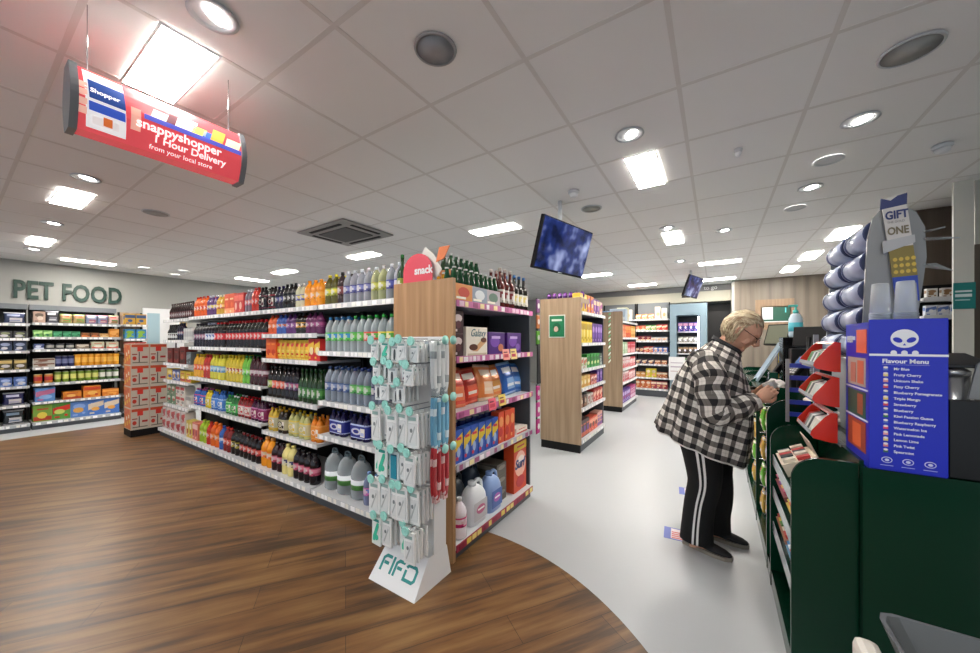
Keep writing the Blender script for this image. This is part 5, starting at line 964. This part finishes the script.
# till equipment
def tagbox(name, lab, cat, loc, dims, col, rot=(0, 0, 0), m_=None, bev=.006): 
    a, b_, c_ = dims; m = MB(); m.box(-a/2, -b_/2, 0, a/2, b_/2, c_, H(col), bev=bev); return tag(m.obj(name, m_ or GLOSS, None, loc, rot), lab, cat)
WT = .925
def screen_on_stand(loc, yaw, tilt, w, h, lab, sc_col, zc):
    t = empty('till_monitor', loc, yaw, lab, 'monitor'); m = MB(); m.lathe([(.07, 0), (.07, .012), (.02, .02)], 16); m.tube([(0, 0, .015), (0, .02, zc)], .018, 8); m.obj('stand', BLACKM, t)
    c = MB(); M_ = Matrix.Translation((0, 0, zc)) @ Matrix.Rotation(tilt, 4, 'X'); c.box(-w/2, -.02, -h/2, w/2, .02, h/2, bev=.005, M=M_); c.obj('casing', BLACKM, t)
    s_ = MB(); s_.box(-w/2+.015, -.022, -h/2+.015, w/2-.015, -.02, h/2-.015, H(sc_col), M=M_); s_.obj('screen', CARD, t)
screen_on_stand((.575, 4.95, WT), -PI/2+.75, -.3, .26, .24, 'dark till monitor just past the shopper face', '646856', .53)
screen_on_stand((.63, 3.72, WT), PI*.80, .12, .22, .16, 'black tilted monitor near the red trays', '050506', .50)
screen_on_stand((.66, 4.4, WT), -PI/2+.3, -.3, .3, .24, 'black till monitor behind the card reader', '1c2230', .36)
cr_ = empty('card_reader', (.56, 3.72, WT), -PI/2+.55, 'black card reader on a pole with blue screen', 'card reader')
m = MB(); m.lathe([(.05, 0), (.05, .01), (.014, .016)], 16); m.tube([(0, 0, .01), (0, 0, .22)], .014, 8); m.obj('pole', BLACKM, cr_)
M_ = Matrix.Translation((0, -.0, .26)) @ Matrix.Rotation(-.7, 4, 'X'); m = MB(); m.box(-.045, -.02, -.1, .045, .02, .1, bev=.008, M=M_); cs = m.obj('handset', BLACKM, cr_)
m = MB(); m.box(-.035, -.0215, .02, .035, -.02, .085, H('3a5a9c'), M=M_); m.obj('screen', GLOSS, cs); m = MB()
for i in range(3):
    for j in range(4): m.box(-.032+i*.024, -.023, -.08+j*.022, -.014+i*.024, -.02, -.066+j*.022, H('9a9ca0'), M=M_)
m.obj('keypad', CARD, cs)
tagbox('receipt_printer', 'tall black till printer under the sanitiser bottle', 'printer', (.60, 4.15, WT), (.2, .22, .5), '111113')
sn = empty('sanitiser_bottle', (.60, 4.13, WT+.501), 0, 'white sanitiser bottle with teal top on the black printer', 'bottle'); MB().lathe([(.045, 0), (.05, .02), (.05, .16), (.035, .2), (.018, .215)], 16, H('c8dce8'), sx=1, sy=.8).obj('bottle', GLOSS, sn)
m = MB(); m.lathe([(.02, .21), (.02, .24), (.008, .245), (.008, .275)], 12, H('4cb0a8')); m.box(-.05, -.01, .27, .015, .01, .29, H('4cb0a8'), bev=.003); m.obj('pump', GLOSS, sn); m = MB(); m.lathe([(.051, .05), (.051, .13)], 16, H('50b8c8'), sx=1, sy=.81); m.obj('bottle_label', CARD, sn)
tagbox('till_drawer', 'black till drawer under the till monitors', 'cash box', (.86, 3.9, WT), (.36, .4, .12), '0e0e10')  # the till's drawer, built as a plain closed box
tagbox('till_base_unit', 'black till base unit close behind the card reader', 'till', (.70, 3.25, WT), (.26, .3, .34), '101012')
tagbox('till_base_unit', 'black till base unit farther along the counter', 'till', (.68, 4.75, WT), (.24, .26, .34), '101012')
tagbox('yellow_dispenser', 'yellow tub on the black till unit', 'tub', (.555, 4.42, WT), (.08, .1, .40), 'd8b020')
tagbox('till_base_unit', 'black scanner housing beside the sanitiser bottle', 'till', (.615, 3.95, WT), (.16, .14, .40), '0e0e10', m_=CARD)
m = MB(); pts_ = [(-.12, -.1), (.12, -.1), (.12, .1), (-.12, .1)]
def crumple(name, lab, cat, loc, r, col, seed, flat=.6):
    bm = bmesh.new(); bmesh.ops.create_icosphere(bm, subdivisions=3, radius=r)
    for v in bm.verts:
        n = noise.noise(v.co*(3.5/r*.5) + Vector((seed, 0, 0))); v.co *= 1 + .45*n; v.co.z = max(-r*flat*.8, v.co.z*flat)
    zmin = min(v.co.z for v in bm.verts); bm.verts.index_update()
    m = MB(); m.add([(v.co.x, v.co.y, v.co.z - zmin) for v in bm.verts], [[v.index for v in f.verts] for f in bm.faces], H(col)); bm.free()
    return tag(m.obj(name, CARD, None, loc), lab, cat)
crumple('paper_bag', 'crumpled white paper bag nearest the red trays', 'bag', (.60, 2.75, WT), .07, 'd8d4cc', 1)
crumple('paper_bag', 'crumpled white bag beside the shopper hands', 'bag', (.40, 3.55, 1.003), .06, 'd0ccc8', 5, .8)
crumple('paper_bag', 'small crumpled white bag behind the arched dividers', 'bag', (.58, 3.35, WT), .06, 'dcd8d0', 9)
tagbox('clear_document_holder', 'pale blue slanted document holder before the shopper face', 'holder', (.33, 4.35, 1.003), (.02, .26, .42), 'a8bccc', (0, math.radians(28), 0), bev=.003)
tagbox('scanner_stand', 'black slanted scanner stand beside the document holder', 'scanner', (.40, 4.12, 1.003), (.04, .1, .42), '101014', (0, math.radians(30), 0))
tagbox('small_green_box', 'small dark green box on the counter beside the hands', 'box', (.40, 3.75, 1.003), (.06, .08, .13), '0c4030')

# tray bottom right
bt = empty('basket_tray', (.322, .74, 0), 0, 'grey plastic tray holding a green item at bottom right', 'tray')
m = MB(); x0, y0, x1, y1 = 0, 0, .75, .48
outer = [(x0, y0), (x1, y0), (x1, y1), (x0+.03, y1), (x0+.008, y1-.01), (x0, y1-.035)]
def inset(p, d): return [(x + (d if x < .3 else -d), y + (d if y < .25 else -d)) for x, y in p]
r0 = [(x, y, .75) for x, y in outer]; r1 = [(x, y, .75) for x, y in inset(outer, .008)]; r2 = [(x, y, .64) for x, y in inset(outer, .05)]; r3 = [(x, y, .63) for x, y in inset(outer, .042)]
m.loft([r2, r1, r0, r3], H('6e7274'), caps=True, smooth=False); m.obj('tray', mat('dark_grey_plastic', '5e6264', .4), bt)
m = MB(); m.box(-.05, 0, 0, -.004, .44, .70, bev=.015); m.box(-.004, .0, 0, .7, .43, .62); m.obj('stand', mat('cream_stand', 'd8d4cc', .5), bt)
m = MB(); m.tube([(.12, .34, .665), (.3, .37, .672), (.6, .36, .672)], (.02, .03, .03), 12, H('0f6a5a'), sub=4); tag(m.obj('scoop', GLOSS, None, (.33, .72, 0)), 'dark green rounded item lying in the grey tray', 'scoop')

# floor stickers
for k, (x, y, rz) in enumerate(((-.14, 2.86, .08), (-.19, 3.72, .1))):
    m = MB(); w, h = .2, .17
    m.box(-w/2, -h/2, 0, w/2, h/2, .0012, H('5a6ac0')); m.box(-w/2+.045, -h/2+.012, .0012, w/2-.008, h/2-.012, .0016, H('e8d8dc'))
    for j in range(4): m.box(-w/2+.05, -h/2+.018+j*.027, .0016, w/2-.012, -h/2+.032+j*.027, .002, H('d84a50'))
    tag(m.obj('floor_sticker', CARD, None, (x-.08 if k == 0 else x, y, .0005), rz), ('blue and red striped floor sticker at the shopper heel', 'blue and red striped floor sticker behind the shopper knees')[k], 'floor sticker')

# ------------------------------------------------------------------ the shopper
SKIN = mat('skin', 'd6a488', .5, bump=.1, bscale=120); SKIN.node_tree.nodes['Principled BSDF'].inputs['Subsurface Weight'].default_value = .1
SKIN.node_tree.nodes['Principled BSDF'].inputs['Subsurface Radius'].default_value = (.02, .01, .005)
YC = 2.84
PN = empty('person', (0, YC, 0), 0, 'stooping person in black and white checked jacket and black striped trousers', 'person')
HM = Matrix.Translation((.143, 0, 1.462)) @ Matrix.Rotation(math.radians(38), 4, 'Y') @ Matrix.Scale(1.05, 4)
bd = MB()
# head, facing +x
def headr(u):      # deform the unit sphere
    x, y, z = u
    X = x*.098; Y_ = y*.076; Z_ = z*.118
    if z < 0: Y_ *= 1 - .28*(-z)**1.3; X = X*(1 - .16*(-z)) + .016*(-z)
    if x > .5 and z > .1 and z < .45: X += .004
    if x < 0 and z < -.4: X *= .75
    return Vector((X, Y_, Z_))
bm = bmesh.new(); bmesh.ops.create_uvsphere(bm, u_segments=32, v_segments=24, radius=1); bm.verts.index_update()
bd.add([HM @ headr(v.co) for v in bm.verts], [[v.index for v in f.verts] for f in bm.faces]); bm.free()
def hp(x, y, z): return HM @ Vector((x, y, z))
bd.tube([hp(.085, 0, .022), hp(.102, 0, -.0), hp(.118, 0, -.026), hp(.11, 0, -.036), hp(.09, 0, -.036)], (.008, .011, .014, .013, .008), 10)     # nose
for s_ in (-1, 1):
    bd.tube([hp(.1, s_*.011, -.033), hp(.09, s_*.016, -.034)], (.008, .007), 8)
    bd.tube([hp(.083, s_*.012, .026), hp(.083, s_*.036, .028), hp(.066, s_*.058, .018)], (.009, .009, .006), 8)        # brow
    bd.tube([hp(.056, s_*.038, -.02), hp(.052, s_*.036, -.06)], (.027, .024), 12)                                       # cheek
    bd.tube([hp(-.012, s_*.074, .012), hp(-.022, s_*.086, .006), hp(-.024, s_*.088, -.012), hp(-.016, s_*.082, -.032), hp(-.006, s_*.074, -.036)], (.006, .009, .009, .008, .005), 8)  # ear
bd.tube([hp(.076, -.016, -.058), hp(.084, 0, -.057), hp(.076, .016, -.058)], .0075, 8)   # upper lip
bd.tube([hp(.074, -.014, -.072), hp(.081, 0, -.073), hp(.074, .014, -.072)], .0075, 8)
bd.tube([hp(.058, -.014, -.095), hp(.068, 0, -.095), hp(.058, .014, -.095)], .023, 10)              # chin
bd.tube([(-.02, 0, 1.24), (.03, 0, 1.33), (.085, 0, 1.40)], (.075, .062, .06), 14)         # neck
bd.tube([(-.1, 0, .84), (-.08, 0, .95), (-.05, 0, 1.08), (-.05, 0, 1.2), (-.02, 0, 1.27)], ((.16, .12), (.17, .13), (.17, .13), (.16, .11), (.1, .08)), 20)
for s_ in (-1, 1):
    legx = -.10 if s_ < 0 else .0; ay = s_*.105
    bd.tube([(-.09, s_*.08, .9), (-.075, s_*.09, .7), (-.04 if s_ < 0 else .01, ay, .46), (legx-.02, ay, .25), (legx-.02, ay, .07)], (.095, .08, .055, .05, .036), 12)
    bd.tube([(legx-.05, ay, .035), (legx+.08, ay*1.02, .03)], (.03, .026), 8)
near = [(-.03, -.19, 1.26), (-.02, -.27, 1.10), (.0, -.28, .955), (.11, -.22, .985), (.205, -.15, 1.03)]
far = [(-.03, .19, 1.26), (.0, .27, 1.10), (.03, .27, .965), (.13, .18, 1.0), (.225, .09, 1.045)]
for A in (near, far): bd.tube(A, (.055, .048, .04, .034, .026), 12, sub=3)
def hand(wr, aim, palm_n, s_):
    "wr wrist, aim direction of the fingers, palm_n normal of the palm"
    wr = Vector(wr); a = Vector(aim).normalized(); n = Vector(palm_n).normalized(); n = (n - a*n.dot(a)).normalized(); w = a.cross(n)*s_
    bd.tube([wr - a*.01, wr + a*.02, wr + a*.06, wr + a*.085], ((.022, .026), (.017, .034), (.015, .039), (.012, .036)), 12, ref=tuple(n))
    for k, (o_, l_) in enumerate(((-.029, .062), (-.010, .07), (.010, .066), (.028, .052))):
        b0 = wr + a*.072 + w*o_; c1 = b0 + a*l_*.42; c2 = c1 + (a*.75 + n*.66)*l_*.34; c3 = c2 + (a*.15 + n*.98)*l_*.32
        bd.tube([b0 - a*.02, b0, c1, c2, c3], (.009, .0092, .0085, .0078, .0064), 8)
    t0 = wr + a*.022 - w*.026; t1 = t0 + a*.026 - w*.022 + n*.012; t2 = t1 + a*.03 - w*.002 + n*.02; t3 = t2 + a*.02 + w*.012 + n*.006
    bd.tube([t0, t1, t2, t3], (.013, .0115, .0098, .0075), 8)
hand((.215, -.145, 1.035), (.62, .25, .55), (-.1, .95, -.3), 1)
hand((.235, .085, 1.05), (.62, -.3, .5), (-.1, -.95, -.3), -1)
body = bd.obj('body', SKIN, PN)
md = body.modifiers.new('r', 'REMESH'); md.mode = 'VOXEL'; md.voxel_size = .0038; md.use_smooth_shade = True
ms = body.modifiers.new('s', 'SMOOTH'); ms.factor = .5; ms.iterations = 5
bpy.context.view_layer.update()
nm = bpy.data.meshes.new_from_object(body.evaluated_get(bpy.context.evaluated_depsgraph_get())); body.modifiers.clear(); body.data = nm; nm.name = 'body'
for p_ in nm.polygons: p_.use_smooth = True
for s_ in (-1, 1):
    e_ = MB(); c_ = hp(.083, s_*.03, .004); e_.tube([c_ - Vector((.008, 0, 0)), c_, c_ + Vector((.006, 0, -.002))], (.009, .0105, .006), 12, H('e8e0d8'), cf=lambda i, k: H('3a2a22') if i == 1 else H('e8e0d8')); e_.obj('eye', GLOSS, body)
# glasses
gl = MB()
for s_ in (-1, 1):
    c0 = (.108, s_*.032, .0)
    ring = [hp(.106 - .012*abs(math.cos(a)), s_*.032 + .022*math.cos(a), .0 + .017*math.sin(a)) for a in [2*PI*k/20 for k in range(21)]]
    gl.tube(ring, .0018, 6, H('3c3430')); gl.tube([hp(.094, s_*.054, .004), hp(.04, s_*.080, .006), hp(-.012, s_*.084, .01)], .0018, 6, H('3c3430'))
gl.tube([hp(.106, -.011, .004), hp(.111, 0, .007), hp(.106, .011, .004)], .0018, 6, H('3c3430')); gl.obj('glasses', GLOSS, PN)
# hair
HAIR = mat('hair_grey_blond', 'c8b48e', .55); nt = HAIR.node_tree; b = nt.nodes['Principled BSDF']; tc = nt.nodes.new('ShaderNodeTexCoord'); mp = nt.nodes.new('ShaderNodeMapping'); mp.inputs['Scale'].default_value = (14, 110, 40); nn = nt.nodes.new('ShaderNodeTexNoise'); nn.inputs['Scale'].default_value = 1; nn.inputs['Detail'].default_value = 4
cr = nt.nodes.new('ShaderNodeValToRGB'); cr.color_ramp.elements[0].position = .35; cr.color_ramp.elements[0].color = (*H('94795a'), 1); cr.color_ramp.elements[1].position = .65; cr.color_ramp.elements[1].color = (*H('e2d3b0'), 1)
nt.links.new(tc.outputs['Object'], mp.inputs[0]); nt.links.new(mp.outputs[0], nn.inputs['Vector']); nt.links.new(nn.outputs['Fac'], cr.inputs[0]); nt.links.new(cr.outputs[0], b.inputs['Base Color'])
hm = MB(); bm = bmesh.new(); bmesh.ops.create_uvsphere(bm, u_segments=72, v_segments=48, radius=1)
bmesh.ops.delete(bm, geom=[v for v in bm.verts if not (v.co.x < .5*v.co.z + .02 and (v.co.z > -.12 or v.co.x < -.22) and not (abs(v.co.y) > .75 and v.co.z < .18 and v.co.x > -.3)) ], context='VERTS')
bm.verts.index_update(); vs = []
for v in bm.verts:
    p = headr(v.co); t = .006 + .014*max(0, -v.co.x) + .006*noise.noise(Vector((v.co.x*3, v.co.y*14, v.co.z*5))) + .003*noise.noise(Vector((v.co.x*9, v.co.y*34, v.co.z*9)))
    edge = max(0, min(1, (.5*v.co.z + .02 - v.co.x)/.45)); p = p*(1 + (t/.09)*(.25+.75*edge)); vs.append(HM @ p)
hm.add(vs, [[v.index for v in f.verts] for f in bm.faces], H('b8a58c'), 0, True); bm.free()
q = random.Random(4)
for k in range(120):      # locks falling from the crown to the nape
    a = q.uniform(-1.5, 1.5); el = q.uniform(-.1, .55) ; 
    d0 = Vector((-math.cos(a)*math.cos(el), math.sin(a)*math.cos(el), math.sin(el))); p0 = headr(d0)*1.08
    pts = []
    for j in range(6):
        t = j/5; el2 = el - t*(.9 + .5*q.random()); d = Vector((-math.cos(a + .1*math.sin(j+k))*math.cos(max(el2, -.7)), math.sin(a)*math.cos(max(el2, -.7)), math.sin(max(el2, -.75)))); r_ = headr(d)*(1.10 + .2*t*q.random()); pts.append(HM @ r_ + Vector((-.004*math.sin(j*2+k), 0, 0)))
    hm.tube(pts, (.003, .005, .0055, .005, .004, .0012), 5, H('b8a58c'))
for k in range(45):      # thin strands combed over the top
    y_ = q.uniform(-.8, .8); pts = []
    for j in range(6):
        a = math.radians(42 + 20*j + q.uniform(-3, 3)); d = Vector((math.cos(a)*math.sqrt(1-y_*y_), y_, math.sin(a)*math.sqrt(1-y_*y_)))
        if j == 0 and q.random() < .4: continue
        pts.append(HM @ (headr(d)*(1.04 + .04*min(1, j/2))))
    if len(pts) > 3: hm.tube(pts, .0032, 5, H('b8a58c'))
hm.obj('hair', HAIR, PN)
# checked cloth
CH = bpy.data.materials.new('checked_cloth'); CH.use_nodes = True; nt = CH.node_tree; b = nt.nodes['Principled BSDF']; b.inputs['Roughness'].default_value = .95; L = nt.links.new
uv = nt.nodes.new('ShaderNodeUVMap'); uv.uv_map = 'UVMap'; sp = nt.nodes.new('ShaderNodeSeparateXYZ'); L(uv.outputs[0], sp.inputs[0])
def band(o_, per, w):
    f = math_('FRACT', math_('DIVIDE', o_, per), 0.); return math_('LESS_THAN', f, w)
bu = band(sp.outputs['X'], .075, .46); bv = band(sp.outputs['Y'], .075, .46); s1 = band(math_('ADD', sp.outputs['X'], -.052), .075, .1); s2 = band(math_('ADD', sp.outputs['Y'], -.052), .075, .1)
tot = math_('ADD', math_('MULTIPLY', math_('ADD', bu, bv), .5), math_('MULTIPLY', math_('ADD', s1, s2), .07))
cr = nt.nodes.new('ShaderNodeValToRGB'); e = cr.color_ramp.elements; e[0].position = 0; e[0].color = (*H('e8e4dc'), 1); e[1].position = .95; e[1].color = (*H('282729'), 1); k_ = cr.color_ramp.elements.new(.5); k_.color = (*H('77726d'), 1)
L(tot, cr.inputs[0]); L(cr.outputs[0], b.inputs['Base Color'])
nn = nt.nodes.new('ShaderNodeTexNoise'); nn.inputs['Scale'].default_value = 350; bp = nt.nodes.new('ShaderNodeBump'); bp.inputs['Strength'].default_value = .3; bp.inputs['Distance'].default_value = .004; L(nn.outputs['Fac'], bp.inputs['Height']); L(bp.outputs['Normal'], b.inputs['Normal'])
def cloth_loft(name, rings, parent, closed=False, mats=None, thick=.006, flat=False):
    n = len(rings[0]); me = bpy.data.meshes.new(name); vs = [p for r in rings for p in r]; fs = []; uvs = []
    us = []; vsum = [0.]*n
    for i, r in enumerate(rings):
        u = [0.]
        for k in range(n): u.append(u[-1] + (Vector(r[(k+1) % n]) - Vector(r[k])).length)
        us.append(u)
    V = [[0.]*n]
    for i in range(1, len(rings)): V.append([V[-1][k] + (Vector(rings[i][k]) - Vector(rings[i-1][k])).length for k in range(n)])
    if flat: V = [[sum(v_)/n]*n for v_ in V]
    for i in range(len(rings)-1):
        for k in range(n):
            k2 = (k+1) % n; fs.append((i*n+k, i*n+k2, (i+1)*n+k2, (i+1)*n+k)); h_ = n//2; a_, b2_ = us[i], us[i+1]; uvs += [(a_[k]-a_[h_]+20, V[i][k]), (a_[k+1]-a_[h_]+20, V[i][k2]), (b2_[k+1]-b2_[h_]+20, V[i+1][k2]), (b2_[k]-b2_[h_]+20, V[i+1][k])]
    me.from_pydata(vs, [], fs); ul = me.uv_layers.new(name='UVMap')
    for l, t in zip(ul.data, uvs): l.uv = t
    for p in me.polygons: p.use_smooth = True
    me.materials.append(mats or CH); o = bpy.data.objects.new(name, me); COL.objects.link(o); o.parent = parent
    sd = o.modifiers.new('t', 'SOLIDIFY'); sd.thickness = thick; sd.offset = 1
    return o
spec = [(-.37, .785, .165, .59, .235), (-.345, .86, .18, .68, .24), (-.315, .94, .19, .78, .245), (-.285, 1.02, .195, .87, .25), (-.26, 1.09, .195, .95, .25), (-.225, 1.17, .185, 1.04, .25), (-.17, 1.255, .165, 1.125, .245), (-.11, 1.32, .145, 1.19, .225), (-.06, 1.365, .135, 1.245, .175), (-.025, 1.39, .13, 1.285, .115), (-.008, 1.402, .128, 1.305, .088)]
N = 64; rings = []
for i, (xb, zb, xf, zf, hw) in enumerate(spec):
    r = []
    for k in range(N):
        a = 2*PI*k/N + PI/2; t = (1 + math.cos(a))/2          # t=1 at the front
        x = xb + (xf-xb)*t; z = zb + (zf-zb)*t; y = hw*math.copysign(abs(math.sin(a))**.8, math.sin(a))
        fold = (.012*math.sin(a*9 + i*.35) + .007*math.sin(a*17 - i*.5)) * max(0, 1 - i/9) + .008*noise.noise(Vector((x*9, y*9, z*11)))
        L2 = math.hypot(x+.08, y) or 1; r.append((x + (x+.08)/L2*fold, y + y/L2*fold, z + .01*noise.noise(Vector((x*7, y*7, 3)))))
    rings.append(r)
jk = cloth_loft('checked_jacket', rings, PN)
def sleeve(A, rad, nm_):
    P = [Vector(p) for p in A]; m = MB(); m.tube(P, rad, 28, sub=7, ref=(0, -1, 0), caps=False); n = 28; rr_ = []
    for i in range(len(m.v)//n):
        row = m.v[i*n:(i+1)*n]; c_ = sum((Vector(p) for p in row), Vector())/n
        rr_.append([tuple(c_ + (Vector(p)-c_)*(1 + .06*math.sin(i*.9 + .8*math.sin(k*2*PI/n)*1.5) + .07*noise.noise(Vector(p)*12))) for k, p in enumerate(row)])
    return cloth_loft(nm_, rr_, jk, flat=True)
sleeve([(-.075, -.13, 1.27), (-.04, -.215, 1.20), (-.02, -.265, 1.08), (.0, -.275, .965), (.10, -.225, .985), (.2, -.155, 1.027)], (.085, .09, .084, .083, .068, .05), 'sleeve')
sleeve([(-.07, .13, 1.27), (-.03, .215, 1.20), (.0, .265, 1.08), (.03, .265, .965), (.13, .18, 1.0), (.22, .095, 1.04)], (.085, .09, .084, .083, .066, .05), 'sleeve')
# collar
m = MB(); m.loft([[(-.005+.066 + cr_x*math.cos(a), cr_y*math.sin(a), zz + .05*(-math.cos(a))) for a in [2*PI*k/24 for k in range(24)]] for cr_x, cr_y, zz in ((.085, .1, 1.335), (.075, .088, 1.385), (.088, .1, 1.36))], H('2a2a2c'), caps=False); m.obj('collar', CLOTH, jk)
m = MB(); m.loft([[(x_*1.0, y_*1.01, z_ + dz_) for x_, y_, z_ in rings[0]] for dz_ in (-.012, .004)], H('d8d6d0'), caps=False); m.obj('hem_lining', CLOTH, jk)
# trousers
tr = MB(); K = H('0c0c0e'); Wt = H('e0e0de')
for s_ in (-1, 1):
    lx = -.10 if s_ < 0 else .0; ay = s_*.105
    tr.tube([(-.10, s_*.075, .93), (-.095, s_*.09, .78), (-.075 if s_ < 0 else -.02, ay, .62), (-.065 if s_ < 0 else .0, ay, .46), (lx+.01, ay, .32), (lx-.005, ay, .18), (lx-.01, ay, .06)], ((.12, .15), (.115, .135), (.102, .115), (.092, .098), (.088, .092), (.084, .092), (.082, .1)), 48, K, sub=5, ref=(0, s_, 0), cf=(lambda i, k: Wt if k in (47, 1) else K), caps=True)
tr.tube([(-.1, 0, .8), (-.1, 0, .95)], ((.16, .15), (.17, .15)), 24, K)
tr.obj('trousers', CLOTH, PN)
# shoes
SH = mat('black_canvas', '1c1d20', .8)
for s_, (hx, hy, tx, ty) in ((-1, (-.19, 2.775, .085, 2.70)), (1, (-.075, 2.965, .185, 2.93))):
    a = math.atan2(ty-hy, tx-hx); Ls = math.hypot(tx-hx, ty-hy)
    def ring(x, w, z0, z1): return [(x, w*math.cos(t)*(1 if math.sin(t) < 0 else .85), z0 + (z1-z0)*(.5+.5*math.sin(t))) for t in [2*PI*k/16 for k in range(16)]]
    m = MB(); m.loft([ring(.0, .022, .022, .06), ring(.02, .034, .018, .085), ring(.07, .038, .018, .09), ring(.13, .042, .018, .078), ring(.19, .047, .018, .062), ring(.24, .043, .018, .05), ring(.27, .028, .02, .038), ring(.278, .012, .024, .03)], H('1c1d20'))
    o = m.obj('shoe', SH, PN, (hx, hy-YC, 0), a); o.scale = (Ls/.278, 1, 1)
    m = MB(); m.loft([[(x, y, z) for x, y in [(.0, -.022), (.07, -.04), (.19, -.05), (.25, -.043), (.282, -.018), (.282, .018), (.25, .043), (.19, .05), (.07, .04), (.0, .022)]] for z in (.001, .024)], H('8a847a'), smooth=False); m.obj('sole', CARD, o)
# what the shopper holds
m = MB(); m.box(-.035, -.008, -.028, .035, .008, .028, H('cfcac2'), bev=.003); m.box(-.03, -.010, -.022, .015, -.008, .022, H('e6e2da')); 
tag(m.obj('wallet', CARD, None, (.285, YC-.03, 1.115), (.3, -.5, .15)), 'small pale paper wallet held in both hands', 'wallet')

# ------------------------------------------------------------------ light, world, camera
w = bpy.data.worlds.new('world'); scene.world = w; w.use_nodes = True; w.node_tree.nodes['Background'].inputs[0].default_value = (.78, .88, 1., 1); w.node_tree.nodes['Background'].inputs[1].default_value = .62
cam = bpy.data.cameras.new('camera'); co = bpy.data.objects.new('camera', cam); COL.objects.link(co)
co.location = (0, 0, 1.4); co.rotation_euler = (PI/2, 0, math.radians(32.7)); cam.sensor_width = 36; cam.lens = 36*352/980; cam.shift_y = (340-326.5)/980; cam.clip_start = .05
scene.camera = co
vs_ = scene.view_settings; vs_.view_transform = 'Standard'; vs_.look = 'None'; vs_.gamma = 1; vs_.use_curve_mapping = False; vs_.exposure = .76
scene.cycles.max_bounces = 8; scene.cycles.transparent_max_bounces = 12; scene.cycles.caustics_reflective = False; scene.cycles.caustics_refractive = False
print('OBJECTS IN SCENE', len(scene.objects))
